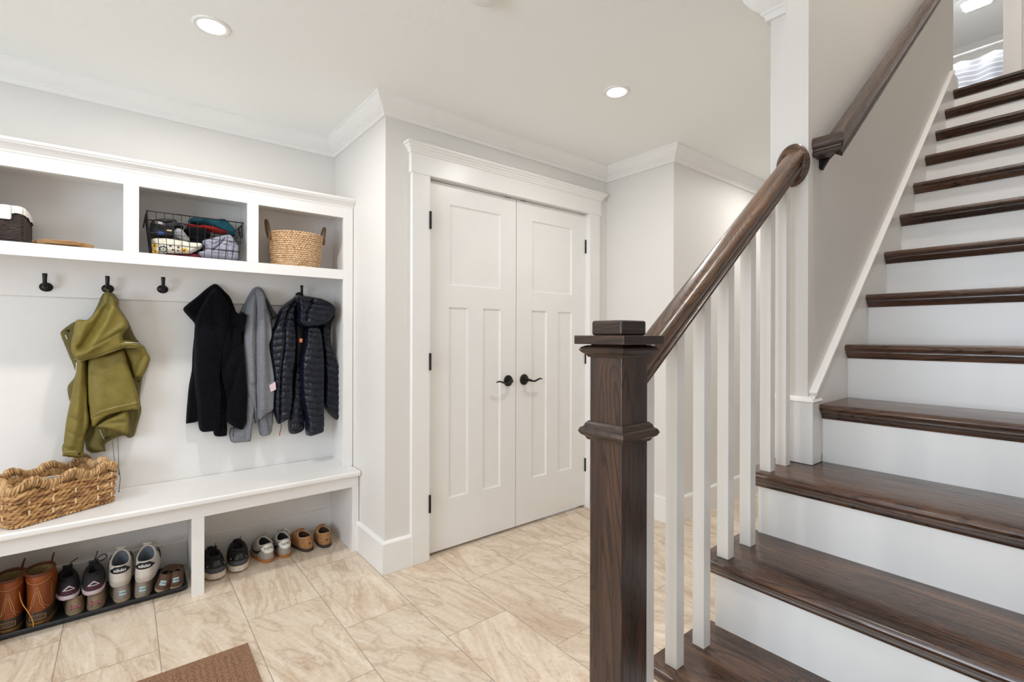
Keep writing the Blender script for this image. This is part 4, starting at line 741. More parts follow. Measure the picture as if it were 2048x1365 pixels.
for rix in range(rows):
    z = 0.012+rix*(BH-0.018)/rows
    for tw in (0, 1):
        pts = []; rr = []
        for i, p in enumerate(loop):
            s = i/240*nst*PI + (PI if rix % 2 else 0)
            o_ = 0.0035*math.sin(s) + 0.0038*math.cos(i/240*2*PI*26+tw*PI+rix)
            zz = z + 0.0045*math.sin(i/240*2*PI*26+tw*PI+rix) + 0.0015*math.sin(i*0.19+rix*2)
            fl = 1+0.02*(z/BH); q = p+nrm[i]*(o_-0.004+0.008*z/BH)
            pts.append((q.x, q.y, zz)); rr.append(0.0060+0.0012*math.sin(i*0.31+tw*2+rix*1.7))
        wm.tube(pts, rr, 7, closed=True)
wm.build('woven_walls', M['hyacinth'], wb, smooth='all')
fm = MB()
for i in range(0, 240, 3):
    p = loop[i]+nrm[i]*0.001; a = math.atan2(nrm[i].y, nrm[i].x)
    fm.ell((p.x, p.y, 0.006), (0.006, 0.0075, 0.0055), 8, 6, Matrix.Rotation(a, 3, 'Z') @ Matrix.Rotation(0.5, 3, 'X'))
fm.build('base_braid', M['hyacinth'], wb, smooth='all')
rim = MB(); RN = 130; rl2, _ = resample(rrect(BL+0.004, BW+0.004, 0.028), RN)
for i, p in enumerate(rl2):
    t = (rl2[(i+1) % RN]-rl2[i-1]).normalized(); n_v = Vector((t.y, -t.x)); a = math.atan2(t.y, t.x)
    # rim rises and dips in scallops along each side
    zz = BH + 0.006 + 0.013*math.cos(i/RN*2*PI*9+0.6) + random.uniform(-0.0015, 0.0015)
    q = p - Vector((0.002, 0.002)) + n_v*random.uniform(-0.001, 0.002)
    rot = Matrix.Rotation(a, 3, 'Z') @ Matrix.Rotation(random.uniform(-0.15, 0.15), 3, 'X') @ Matrix.Rotation(random.uniform(0.05, 0.45), 3, 'Y')
    rim.ell((q.x, q.y, zz), (0.0058, 0.0155+random.uniform(-0.001, 0.002), 0.0215+random.uniform(-0.003, 0.003)), 8, 8, rot)
rim.build('rim', M['hyacinth_rim'], wb, smooth='all')
stk = MB()
for k_ in range(0, nst*2):
    i = int(240*(k_+0.5)/(nst*2)) if False else int(k_*240/(nst*2)); p = loop[i]; t = (loop[(i+1) % 240]-loop[i-1]).normalized(); n_v = nrm[i]
    if k_ % 3: continue
    for j in range(3):
        z0 = 0.030+j*0.044+(0.014 if (k_//3) % 2 else 0); q = p+n_v*0.0098; q2 = q+t*0.006
        if z0+0.02 > BH: continue
        stk.loft([[(q.x, q.y, z0), (q2.x, q2.y, z0), (q2.x, q2.y, z0+0.019), (q.x, q.y, z0+0.019)], [(q.x+n_v.x*0.0015, q.y+n_v.y*0.0015, z0), (q2.x+n_v.x*0.0015, q2.y+n_v.y*0.0015, z0), (q2.x+n_v.x*0.0015, q2.y+n_v.y*0.0015, z0+0.019), (q.x+n_v.x*0.0015, q.y+n_v.y*0.0015, z0+0.019)]], True, True, True)
stk.build('stakes', M['stake'], wb)['label'] = 'pale stake ends'
MB().prism([(p.x, p.y) for p in resample(rrect(BL-0.012, BW-0.012, 0.022), 60)[0]], 'z', 0.004, 0.010).build('base', M['hyacinth'], wb).location = (0.006, 0.006, 0)
ib = MB(); pl = resample(rrect(BL-0.012, BW-0.012, 0.022), 80)[0]
ib.loft([[(p.x+0.006, p.y+0.006, 0.01) for p in pl], [(p.x+0.006, p.y+0.006, BH) for p in pl]]).build('inner_wall', M['hyacinth_rim'], wb)
tag(MB().box(-0.06, 0.06, -0.002, 0.002, -0.04, 0.04).build('paper_sheet', P('paper_white', (236, 240, 240), 0.6)), 'white paper edge poking up inside the woven basket', 'paper')
ps = bpy.data.objects['paper_sheet']; ps.location = (-0.225, 2.75, 0.562); ps.rotation_euler = (0.25, 0.12, math.radians(40))

# ---------------------------------------------------------------- things in the cubbies
SZ = 1.5515
db = empty('storage_box', (-0.441, 2.725, SZ), label='dark brown woven storage box with striped white liner', cat='basket')
dbx = 0.124; dby = 0.245; dm = MB()
for j in range(20):
    z0 = 0.002+j*0.0064; q_ = 0.0012*(j % 2)
    pts = []
    lp, _ = resample(rrect(dbx, dby, 0.006, 3), 120)
    for i, p in enumerate(lp):
        t = (lp[(i+1) % 120]-lp[i-1]).normalized(); n_v = Vector((t.y, -t.x)); q = p+n_v*(0.0012*math.sin(i*PI/2+j*PI)); pts.append((q.x, q.y, z0+0.0032))
    dm.tube(pts, 0.0036, 6, closed=True)
dm.build('woven_walls', M['dark_weave'], db, smooth='all')
MB().box(0.004, dbx-0.004, 0.004, dby-0.004, 0, 0.12).build('inner_box', M['dark_weave'], db)
lm = MB()
def liner_ring(off, z, wob, ph):
    lp, _ = resample(rrect(dbx+2*off, dby+2*off, 0.02+off, 6), 140)
    return [(p.x-off, p.y-off, z+wob*math.sin(i*0.33+ph)) for i, p in enumerate(lp)]
lm.loft([liner_ring(-0.012, 0.110, 0, 0), liner_ring(-0.006, 0.140, 0.001, 1), liner_ring(0.001, 0.144, 0.0015, 1), liner_ring(0.008, 0.140, 0.0015, 1), liner_ring(0.010, 0.127, 0.002, 1.2), liner_ring(0.009, 0.112, 0.003, 1.4)])
lm.build('liner', M['liner'], db, smooth='all')['label'] = 'white liner with thin grey stripes'
MB().prism([(0.010, 0.088), (0.091, 0.088), (0.095, 0.094), (0.095, 0.118), (0.010, 0.118)], 'y', -0.009, -0.006).build('liner_flap', M['liner'], db)['label'] = 'white liner flap'
wt = empty('wooden_tray', (-0.195, 2.79, SZ), label='low round wooden tray lying in the left cubby', cat='tray')
MB().lathe([(0.0, 0.0), (0.075, 0.0), (0.088, 0.008), (0.094, 0.020), (0.092, 0.022), (0.086, 0.012), (0.072, 0.006), (0.0, 0.006)], n=48).build('bowl', M['tray_wood'], wt, smooth=True, angle=25)
MB().prism([(-0.100, -0.020), (-0.082, -0.024), (-0.082, 0.024), (-0.100, 0.020)], 'z', 0.012, 0.021).build('handle', M['tray_wood'], wt, bevel=0.003)
# wire basket
wk = empty('wire_basket', (0.2725, 2.835, SZ), label='black wire basket crammed with winter hats and gloves', cat='basket')
def wb_corner(t_, z):      # half sizes widen towards the rim
    f_ = z/0.195; return (0.174+0.0195*f_, 0.085+0.022*f_)
WZ = 0.195; wire = MB()
def wring(z, r):
    hx, hy = wb_corner(0, z); wire.tube([(-hx, -hy, z), (hx, -hy, z), (hx, hy, z), (-hx, hy, z)], r, 6, closed=True)
for j in range(0, 5): wring(0.004+j*0.0475, 0.0014 if j < 4 else 0.0026)
hx0, hy0 = wb_corner(0, 0.004); hx1, hy1 = wb_corner(0, WZ)
for i in range(13):
    t_ = -1+2*i/12
    for s in (-1, 1): wire.tube([(hx0*t_, s*hy0, 0.004), (hx1*t_, s*hy1, WZ)], 0.0013, 5)
for i in range(7):
    t_ = -1+2*i/6
    for s in (-1, 1): wire.tube([(s*hx0, hy0*t_, 0.004), (s*hx1, hy1*t_, WZ)], 0.0013, 5)
    wire.tube([(-hx0, hy0*t_, 0.004), (hx0, hy0*t_, 0.004)], 0.0013, 5)
wire.build('wire_mesh', M['black_metal'], wk, smooth='all')
for s in (-1, 1):
    MB().tube([(s*(hx1+0.001), -0.035, WZ-0.002), (s*(hx1+0.008), -0.034, WZ-0.05), (s*(hx1+0.010), 0.0, WZ-0.06), (s*(hx1+0.008), 0.034, WZ-0.05), (s*(hx1+0.001), 0.035, WZ-0.002)], 0.0028, 8).build('handle', M['black_metal'], wk, smooth='all')
MB().tube([(-0.1935, -hy1, WZ), (-0.184, -0.096, 0.1), (-0.174, -0.085, 0.005)], 0.0035, 6).build('corner_post', M['black_metal'], wk, smooth='all')
ITEM = {'black_ski_cap': ('ski_hat', plain('cap_black', (0.012, 0.013, 0.018, 1), 0.6, bump=0.001), 'black ski cap with dark brim at the basket left', 'hat'),
 'speckled_knit_glove': ('glove', plain('speckle_knit', srgb(150, 150, 150), 0.9, noise=0.75, nscale=240, bump=0.002, bscale=300), 'speckled black and white knit glove in the wire basket', 'glove'),
 'black_fuzzy_hat': ('knit_hat', M['fleece'], 'fuzzy black knit hat in the middle of the wire basket', 'hat'),
 'teal_beanie': ('beanie', plain('teal_fleece', srgb(24, 96, 112), 0.85, noise=0.2, bump=0.001), 'teal beanie heaped at the back right of the wire basket', 'hat'),
 'red_glove': ('ski_glove', plain('red_fabric', srgb(204, 36, 30), 0.6, noise=0.1), 'bright red ski glove with striped cuff under the teal beanie', 'glove'),
 'flowered_knit_headband': ('headband', plain('cream_knit', srgb(228, 222, 206), 0.9, noise=0.08, bump=0.003, bscale=160), 'cream knit headband with yellow and blue flowers', 'headband'),
 'maroon_knit_hat': ('knit_hat', plain('maroon_knit', srgb(112, 26, 48), 0.9, noise=0.2, bump=0.003, bscale=200), 'maroon knit hat at the bottom of the wire basket', 'hat'),
 'grey_quilted_glove': ('mitten', plain('grey_quilt', srgb(150, 150, 164), 0.7, noise=0.1, nscale=120, bump=0.001), 'puffy light grey quilted mitten at the basket right', 'glove')}
IT = {}
for pn, y0, th, outl, creases, ex in GARMENTS['basket_items']:
    nm, mt, lb, ct = ITEM[pn]; rt = empty(nm, (sum(p[0] for p in outl)/len(outl), y0, min(p[1] for p in outl)), label=lb, cat=ct); IT[pn] = rt
    o = build_panel(panel(outl, y0, th, creases, None, 0.004, edge=0.018, wrinkle=0.0018, seed=len(nm)), 'knit_body', mt, None); local(o, rt)
bpy.context.view_layer.update()
def yf(rt, x, z):
    for c in COL.objects:
        if c.parent == rt and c.name.startswith('knit_body'):
            ok, co, no, idx = c.ray_cast(Vector((x, 2.5, z)), Vector((0, 1, 0)))
            if ok: return co.y
    return rt.location.y-0.04
def spot(rt, x, z, r, mat, name, sx=1.0):
    y = yf(rt, x, z); local(MB().ell((x, y-0.0005, z), (r*sx, 0.002, r), 10, 6).build(name, mat, smooth='all'), rt)
hb_ = IT['flowered_knit_headband']; YEL = P('flower_yellow', (226, 178, 32)); BLU = P('flower_blue', (44, 58, 116)); MAR = P('flower_maroon', (92, 24, 36)); GRN = P('leaf_green', (86, 112, 62))
for fx, fz in ((0.1100, 1.598), (0.2236, 1.589), (0.112, 1.573)):
    for a in np.linspace(0, 2*PI, 6)[:-1]: spot(hb_, fx+0.008*math.cos(a), fz+0.008*math.sin(a), 0.0055, YEL, 'petal')
    spot(hb_, fx, fz, 0.0045, MAR, 'flower_centre')
for a in np.linspace(0, 2*PI, 10)[:-1]: spot(hb_, 0.142+0.014*math.cos(a), 0.004+1.582+0.012*math.sin(a), 0.0045, BLU if int(a*3) % 3 else GRN, 'petal')
spot(hb_, 0.142, 1.586, 0.004, GRN, 'leaf')
for fx, fz in ((0.1694, 1.6037), (0.1997, 1.6005), (0.1795, 1.5865), (0.1986, 1.5849)): spot(hb_, fx, fz, 0.0048, MAR, 'petal')
cp = IT['black_ski_cap']; y = yf(cp, 0.133, 1.708)
local(MB().box(0.112, 0.150, y-0.003, y-0.001, 1.703, 1.716).build('patch', P('patch_tan', (150, 120, 100))), cp)['label'] = 'tan and white patch'
local(MB().box(0.124, 0.140, y-0.004, y-0.003, 1.704, 1.715).build('patch_face', M['white_plastic']), cp)
y = yf(cp, 0.166, 1.677); local(MB().box(0.156, 0.175, y-0.004, y-0.001, 1.674, 1.680).build('trim_tab', P('cream_tab', (216, 196, 150))), cp)
y = yf(cp, 0.132, 1.66); local(MB().ell((0.132, y-0.001, 1.662), (0.014, 0.004, 0.009), 10, 8).build('blue_tag', P('royal_blue', (40, 76, 168))), cp)
rg_ = IT['red_glove']
for i, cm_ in enumerate((M['white_plastic'], BLU, M['white_plastic'])):
    x = 0.311+i*0.005; y = yf(rg_, x, 1.690); local(MB().box(x, x+0.004, y-0.003, y+0.004, 1.682-0.001*i, 1.699-0.001*i).build('cuff_stripe', cm_), rg_)
# round seagrass basket
sb = empty('seagrass_basket', (0.745, 2.845, SZ), label='round natural seagrass basket with two handles in the right cubby', cat='basket')
sm_ = MB(); R0_, R1_ = 0.118, 0.136; SH = 0.186; nr = 17
for j in range(nr):
    z = 0.006+j*(SH-0.008)/(nr-1); f_ = z/SH; R_ = R0_+(R1_-R0_)*f_**0.9; tilt = 0.0
    n_s = 56
    for i in range(n_s):
        a = 2*PI*(i+0.5*(j % 2))/n_s; rot = Matrix.Rotation(a+PI/2, 3, 'Z') @ Matrix.Rotation(0.42 if j % 2 else -0.42, 3, 'Y')
        sm_.ell((R_*math.cos(a), R_*math.sin(a)*0.93, z), (0.0105, 0.0052, 0.0058), 6, 5, rot)
sm_.build('braided_wall', M['seagrass'], sb, smooth='all')
MB().lathe([(0.0, 0.002), (R0_-0.004, 0.002), (R1_-0.005, SH)], n=48, sy=0.93).build('inner_wall', M['seagrass'], sb, smooth=True)
for s in (-1, 1):
    hp = [(s*(R1_+0.002), -0.030, SH-0.040), (s*(R1_+0.008), -0.030, SH+0.010), (s*(R1_+0.014), -0.022, SH+0.050), (s*(R1_+0.017), 0.0, SH+0.064), (s*(R1_+0.014), 0.022, SH+0.050), (s*(R1_+0.006), 0.030, SH+0.005), (s*(R1_-0.004), 0.030, SH-0.03)]
    MB().tube([tuple(p) for p in smooth_closed(hp, 4)[:-4]], 0.0058, 8).build('handle', M['handle_fibre'], sb, smooth='all')

# ---------------------------------------------------------------- boot tray
tr_ = empty('boot_tray', (-0.10, 2.83, 0), label='long black plastic boot tray under the left of the bench', cat='tray')
def tring(x0, x1, y0, y1, r, z):
    out = []
    for cx_, cy_, a0 in ((x1-r, y0+r, -PI/2), (x1-r, y1-r, 0), (x0+r, y1-r, PI/2), (x0+r, y0+r, PI)):
        for j in range(9): a = a0+PI/2*j/8; out.append((cx_+r*math.cos(a)+0.10, cy_+r*math.sin(a)-2.83, z))
    return out
X0, X1, Y0, Y1 = -0.432, 0.236, 2.690, 2.968
MB().loft([tring(X0+.006, X1-.006, Y0+.006, Y1-.006, .024, 0.0005), tring(X0, X1, Y0, Y1, .03, 0.004), tring(X0, X1, Y0, Y1, .03, 0.019), tring(X0+.002, X1-.002, Y0+.002, Y1-.002, .028, 0.0225), tring(X0+.007, X1-.007, Y0+.007, Y1-.007, .025, 0.0225), tring(X0+.010, X1-.010, Y0+.010, Y1-.010, .022, 0.019), tring(X0+.016, X1-.016, Y0+.016, Y1-.016, .02, 0.008)], True, True, True).build('tray_body', M['rubber'], tr_, smooth=True, angle=60)
gr = []
for y in np.linspace(Y0-2.83+0.024, Y1-2.83-0.024, 60): gr.append([(x, y, 0.0082+0.0016*(abs(math.sin(x*PI/0.022))*abs(math.sin(y*PI/0.022)))**2) for x in np.linspace(X0+0.124, X1+0.076, 150)])
MB().loft(gr, False).build('tread_pattern', M['rubber'], tr_)
TZ = 0.0098

# ---------------------------------------------------------------- shoes
class Shoe:
    def __init__(s, name, label, loc, rz=0, rx=0, ry=0, group=None, L=0.265, W=0.094, sole=(0.022,), flare=1.03, hc=0.085, hf=0.085, hs=0.055, yc=0.36, lc=0.19, wc=0.30, toe=0.045, heelw=0.74, side=1, heelround=2.6, cat='shoe'):
        s.e = empty(name, loc, math.radians(rz), math.radians(rx), label, cat, group, ry=math.radians(ry))
        s.__dict__.update(L=L, W=W, flare=flare, hc=hc, hf=hf, hs=hs, yc=yc, lc=lc, wc=wc, toe=toe, heelw=heelw, side=side, hr=heelround)
        s.z0 = 0.0
    def foot(s, a, k=1.0):
        t = (1-math.cos(a))/2; p = s.hr if t < 0.5 else 2.3
        q = max(0.0, 1-abs(2*t-1)**p)**(1/p) if 0 < t < 1 else 0
        sm = min(1, max(0, (t-0.25)/0.45)); sm = sm*sm*(3-2*sm)
        hw = s.W/2*(s.heelw+(1-s.heelw)*sm)*q
        x = hw*(1 if math.sin(a) >= 0 else -1)*k - s.side*0.007*math.sin(t*PI)*0 + s.side*0.006*(t-0.5)
        return x, s.L/2+(s.L*t-s.L/2)*k
    def collar(s, a):
        c = math.cos(a); t = (1-c)/2
        z = s.hs+(s.hc-s.hs)*((1+c)/2)**2.2+(s.hf-s.hs)*((1-c)/2)**2
        return (s.W*s.wc*math.sin(a)+s.side*0.006*((s.yc-0.5)), s.L*s.yc-s.L*s.lc*c*(1 if c > 0 else 1.0), z)
    def P(s, a, u):
        ax, ay = s.foot(a, 0.975); cx_, cy_, cz = s.collar(a); az = s.z0
        w = ((1-math.cos(a))/2)**1.3
        bx, by = ax*0.88+cx_*0.12, ay*(0.96 if w > .5 else 0.9)+cy_*(0.04 if w > .5 else 0.1)
        bz = az+(cz-az)*0.62*(1-w)+w*s.toe*1.5
        v = 1-u
        return Vector((v*v*ax+2*u*v*bx+u*u*cx_, v*v*ay+2*u*v*by+u*u*cy_, v*v*az+2*u*v*bz+u*u*cz))
    def N(s, a, u):
        e_ = 0.02; d1 = s.P(a+e_, u)-s.P(a-e_, u); d2 = s.P(a, min(1, u+e_))-s.P(a, max(0, u-e_)); n = d1.cross(d2)
        n = n.normalized() if n.length > 1e-9 else Vector((0, -1, 0))
        c = Vector((0, s.L*0.45, s.z0+0.02)); return n if n.dot(s.P(a, u)-c) > 0 else -n
    def solepart(s, layers, name, mat, ridge=0.0, n=56):
        # layers: (scale, z, wave)
        rings = []
        for k, z, wv in layers: rings.append([(*s.foot(2*PI*i/n, k), z+wv*math.sin(i*2.1)) for i in range(n)])
        s.z0 = max(s.z0, layers[-1][1]-0.002)
        return MB().loft(rings, True, True, True).build(name, mat, s.e, smooth=True, angle=50)
    def upper(s, mat, lining, rimmat=None, n=56, m_=12, name='upper', rimr=0.0035):
        rings = [[s.P(2*PI*i/n, j/m_) for i in range(n)] for j in range(m_+1)]
        s.up = MB().loft(rings).build(name, mat, s.e, smooth='all')
        li = []
        for q, (k, z) in enumerate(((0.985, 0), (0.93, -0.006), (0.90, -0.02), (0.84, None))):
            r = []
            for i in range(n):
                a = 2*PI*i/n; c = s.collar(a); cy0 = s.L*s.yc
                zz = c[2]+(z if z is not None else 0)
                if z is None: zz = s.z0+0.006
                r.append((c[0]*k, cy0+(c[1]-cy0)*k, max(zz, s.z0+0.006)))
            li.append(r)
        MB().loft(li, True, False, True).build('lining', lining, s.e, smooth=True, angle=60)
        MB().tube([s.collar(2*PI*i/n) for i in range(n)], rimr, 8, closed=True).build('collar_edge', rimmat or mat, s.e, smooth='all')
    def patch(s, bottom, top, mat, name, off=0.0014, nn=10, mm=5, label=None):
        # bottom / top: polylines in (a, u)
        def samp(pl, t):
            f_ = t*(len(pl)-1); k = min(int(f_), len(pl)-2); f_ -= k; return (pl[k][0]*(1-f_)+pl[k+1][0]*f_, pl[k][1]*(1-f_)+pl[k+1][1]*f_)
        rings = []
        for j in range(mm+1):
            r = []
            for i in range(nn+1):
                b, t = samp(bottom, i/nn), samp(top, i/nn); f_ = j/mm; a, u = b[0]*(1-f_)+t[0]*f_, b[1]*(1-f_)+t[1]*f_
                r.append(s.P(a, u)+s.N(a, u)*off)
            rings.append(r)
        o = MB().loft(rings, False).build(name, mat, s.e, smooth='all'); so_ = o.modifiers.new('t', 'SOLIDIFY'); so_.thickness = 0.0012; so_.offset = 0
        if label: o['label'] = label
        return o
    def text(s, body, size, mat, u0, a0=0.0, off=0.0026, sq_=1.0, slant=0.0, bold=0.0):
        cu_ = bpy.data.curves.new('t', 'FONT'); cu_.body = body; cu_.size = size; cu_.align_x = 'CENTER'; cu_.align_y = 'CENTER'; cu_.extrude = 0.0003; cu_.resolution_u = 3; cu_.offset = bold
        t_ = bpy.data.objects.new('t', cu_); COL.objects.link(t_); dg = bpy.context.evaluated_depsgraph_get(); dg.update()
        me = bpy.data.meshes.new_from_object(t_.evaluated_get(dg)); bpy.data.objects.remove(t_)
        # walk the heel surface in equal steps of arc
        def arc(x, u):
            a = a0; step = 0.02*(1 if x > 0 else -1); d = 0; p = s.P(a, u)
            while d < abs(x) and abs(a-a0) < 1.5: a += step; q = s.P(a, u); d += (q-p).length; p = q
            return a
        H = (s.P(a0, 0.9)-s.P(a0, 0.1)).length/0.8
        for v in me.vertices:
            x, y_, z = v.co; u = u0+(y_+slant*x)/H; a = arc(x*sq_, u); v.co = s.P(a, u)+s.N(a, u)*(off+z)
        me.materials.clear(); me.materials.append(mat)
        o = bpy.data.objects.new('lettering', me); COL.objects.link(o); o.parent = s.e; return o
    def laces(s, mat, us=(0.95, 0.85, 0.75, 0.65), da=0.28, r=0.0022):
        mb = MB()
        for i, u in enumerate(us):
            a0, a1 = PI-da, PI+da; p = [s.P(a0+(a1-a0)*k/6, u+0.03*(k/6-.5)*(1 if i % 2 else -1))+s.N(PI, u)*0.003 for k in range(7)]; mb.tube(p, r, 6)
        return mb.build('laces', mat, s.e, smooth='all')
    def tongue(s, mat, h=0.02):
        c = s.collar(PI); pts = []
        rings = []
        for k in range(5):
            f_ = k/4; z = c[2]-0.012+f_*(h+0.012); y_ = c[1]+0.012-f_*0.020; hw = s.W*0.20
            rings.append([(hw*math.sin(q)+c[0], y_-0.010*math.cos(q)+0.01, z) for q in np.linspace(-1.1, 1.1, 9)])
        o = MB().loft(rings, False).build('tongue', mat, s.e, smooth='all'); so_ = o.modifiers.new('t', 'SOLIDIFY'); so_.thickness = 0.004; so_.offset = 0; return o
DK = P('shoe_inside_dark', (22, 20, 20), 0.9)
# tan duck boots
LEA = plain('tan_boot_leather', srgb(134, 66, 20), 0.42, noise=0.22, nscale=18, bump=0.0006, bscale=160)
LEAD = P('boot_collar_leather', (92, 46, 20), 0.5); PILE = P('boot_pile_lining', (142, 116, 72), 0.95, noise=0.3, nscale=150, bump=0.003); RUBB = P('boot_rubber', (54, 44, 36), 0.45, noise=0.15); GUM = P('boot_gum_sole', (128, 92, 46), 0.5, noise=0.15); STI = P('boot_stitch', (206, 160, 108), 0.6)
for n_i, (x, y, rz, lb) in enumerate(((-0.355, 2.705, 0, 'tan leather duck boot at the far left end of the boot tray'), (-0.268, 2.703, -2, 'tan leather duck boot with loose lace beside the black trail shoe'))):
    b = Shoe('duck_boot', lb, (x, y, TZ), rz, 0, group='duck boots on the boot tray', L=0.243, W=0.096, hc=0.205, hf=0.215, hs=0.212, yc=0.255, lc=0.215, wc=0.46, toe=0.075, heelw=0.88, side=(-1, 1)[n_i], cat='boot')
    b.solepart([(0.99, 0, 0), (1.02, 0.004, 0), (1.02, 0.012, 0), (1.035, 0.014, 0), (1.035, 0.022, 0)], 'sole', GUM)
    b.solepart([(1.0, 0.020, 0), (1.02, 0.026, 0), (1.01, 0.045, 0), (0.985, 0.060, 0)], 'rubber_shell', RUBB)
    b.upper(LEA, PILE, LEAD, rimr=0.006)
    for pl in ([(-0.75, 0.02), (-0.35, 0.10), (-0.02, 0.62), (0.02, 0.62), (0.30, 0.15), (0.75, 0.03)], [(-0.45, 0.02), (-0.16, 0.20), (0.0, 0.54), (0.14, 0.20), (0.42, 0.02)], [(-1.1, 0.80), (-0.5, 0.74), (0.0, 0.72), (0.5, 0.74), (1.1, 0.80)]):
        pts = []
        for (a0, u0), (a1, u1) in zip(pl[:-1], pl[1:]):
            for k in range(8): f_ = k/8; pts.append(b.P(a0+(a1-a0)*f_, u0+(u1-u0)*f_)+b.N(a0+(a1-a0)*f_, u0+(u1-u0)*f_)*0.0008)
        MB().tube(pts, 0.0008, 5).build('stitching', STI, b.e, smooth='all')
    # heel label with a fine frame and two rows of small worn characters
    lab = MB(); xs_ = 0.024; yb_ = lambda x: b.foot(math.asin(max(-1, min(1, x/(b.W*0.44)))))[1]-0.0032
    def lpt(x, z): return (x, b.L*0+0.5*(x/0.04)**2*0.02-0.0030, z)
    lab.tube([lpt(x, 0.032) for x in np.linspace(-xs_, xs_, 9)]+[lpt(x, 0.050) for x in np.linspace(xs_, -xs_, 9)], 0.0006, 5, closed=True)
    for row in (0.044, 0.038):
        for i in range(9):
            x = -0.018+i*0.0045; lab.tube([lpt(x-0.001, row-0.0015), lpt(x, row+0.0015), lpt(x+0.001, row-0.0015)], 0.00035, 4)
    lab.build('heel_label', STI, b.e)
    MB().tube([b.P(PI-0.6, 0.9)+Vector((0, 0, 0.0)), b.P(PI-0.6, 0.9)+Vector((0.004, 0, 0.02)), b.P(PI-0.55, 1.0)+Vector((0.012, 0.0, 0.03))], 0.012, 8, flat=0.3).build('tongue_tip', LEAD, b.e, smooth='all')
    if n_i == 1:
        MB().tube([tuple(p) for p in smooth_closed([(-0.050, 0.055, 0.175), (-0.056, 0.030, 0.150), (-0.045, 0.0, 0.115), (-0.030, -0.010, 0.085), (-0.016, -0.012, 0.050), (-0.010, -0.012, 0.020), (-0.016, -0.006, 0.002), (-0.018, 0.01, 0.001)], 5)[:-8]], 0.0017, 6).build('lace', P('lace_tan', (206, 140, 64)), b.e, smooth='all')
# taupe slip-ons under the trail shoes
TAU = P('taupe_canvas', (136, 116, 92), 0.85, noise=0.2, nscale=120, bump=0.0008); SOLT = P('slip_sole', (150, 130, 100), 0.7); PNK = P('bone_pink', (176, 96, 106)); BRN = P('bone_outline', (58, 40, 34))
for n_i, (x, y, rz, lb) in enumerate(((-0.160, 2.722, 2, 'taupe slip-on shoe with bone patch under the left trail shoe'), (-0.090, 2.715, 1, 'taupe slip-on shoe with bone patch under the right trail shoe'))):
    s_ = Shoe('slip_on_shoe', lb, (x, y, TZ), rz, 0, L=0.235, W=0.078, hc=0.060, hf=0.058, hs=0.048, yc=0.33, lc=0.20, wc=0.33, toe=0.034, side=(-1, 1)[n_i], heelw=0.86, group='taupe slip-on shoes')
    s_.solepart([(1.0, 0, 0), (1.015, 0.003, 0), (1.0, 0.010, 0)], 'sole', SOLT); s_.upper(TAU, DK)
    for r_, mt_, of in ((1.35, BRN, 0.001), (1.0, PNK, 0.0026)):
        for (a, u, ra, ru) in ((0, 0.36, 0.30, 0.050), (-0.32, 0.43, 0.085, 0.07), (-0.32, 0.30, 0.085, 0.07), (0.32, 0.43, 0.085, 0.07), (0.32, 0.30, 0.085, 0.07)):
            ra *= r_; ru *= r_
            s_.patch([(a-ra, u-ru*0.5), (a, u-ru), (a+ra, u-ru*0.5)], [(a-ra, u+ru*0.5), (a, u+ru), (a+ra, u+ru*0.5)], mt_, 'bone_patch', of, 6, 3)
# black trail running shoes on top of them
TR = P('trail_mesh_black', (40, 36, 40), 0.75, noise=0.25, nscale=200, bump=0.001); TRS = P('trail_sole', (196, 180, 182), 0.7, noise=0.12, bump=0.002, bscale=120); MAG = P('magenta_dots', (150, 36, 72)); LBK = P('lace_black', (14, 14, 16), 0.8)
for n_i, (x, y, z, rz, rx, lb) in enumerate(((-0.180, 2.742, 0.070, 5, 0, 'black trail shoe with triangle emblem nearest the duck boots'), (-0.096, 2.722, 0.073, 3, 0, 'black trail shoe with triangle emblem and looped lace'))):
    s_ = Shoe('trail_shoe', lb, (x, y, z), rz, rx, L=0.216, W=0.086, hc=0.075, hf=0.092, hs=0.062, yc=0.38, lc=0.15, wc=0.25, toe=0.045, side=(-1, 1)[n_i], heelw=0.92, group='black trail running shoes')
    s_.solepart([(0.95, 0, 0.0012), (1.03, 0.006, 0.001), (1.03, 0.013, 0), (0.99, 0.020, 0)], 'sole', TRS); s_.upper(TR, DK, LBK, rimr=0.006)
    s_.patch([(-0.45, 0.30), (0.45, 0.30)], [(-0.02, 0.56), (0.02, 0.56)], P('emblem_pink', (226, 200, 204)), 'emblem')
    s_.patch([(-0.24, 0.34), (0.26, 0.34)], [(-0.01, 0.47), (0.01, 0.47)], TR, 'emblem_centre', 0.0026)
    for r_ in range(2):
        for i in range(6):
            a = -0.5+i*0.19+0.09*r_; u = 0.21-0.085*r_; s_.patch([(a-0.05, u-0.02), (a+0.05, u-0.02)], [(a-0.05, u+0.02), (a+0.05, u+0.02)], MAG, 'heel_dot', 0.0014, 2, 2)
    s_.laces(LBK); s_.tongue(TR)
    c = s_.collar(PI); B = Vector(c)
    if n_i: MB().tube([tuple(p) for p in smooth_closed([B+Vector((0.0, 0.0, 0.012)), B+Vector((0.018, -0.002, 0.030)), B+Vector((0.038, 0, 0.034)), B+Vector((0.044, 0, 0.018)), B+Vector((0.022, 0.002, 0.006))], 6)], 0.002, 6, closed=True).build('lace_loop', LBK, s_.e, smooth='all'); MB().tube([B+Vector((0, 0, 0.01)), B+Vector((0.006, 0, 0.03)), B+Vector((0.014, 0, 0.055))], 0.002, 6).build('lace_end', LBK, s_.e)
    else: MB().tube([B+Vector((0, 0, 0.01)), B+Vector((0.012, 0, 0.026)), B+Vector((0.034, 0, 0.040))], 0.002, 6).build('lace_end', LBK, s_.e)
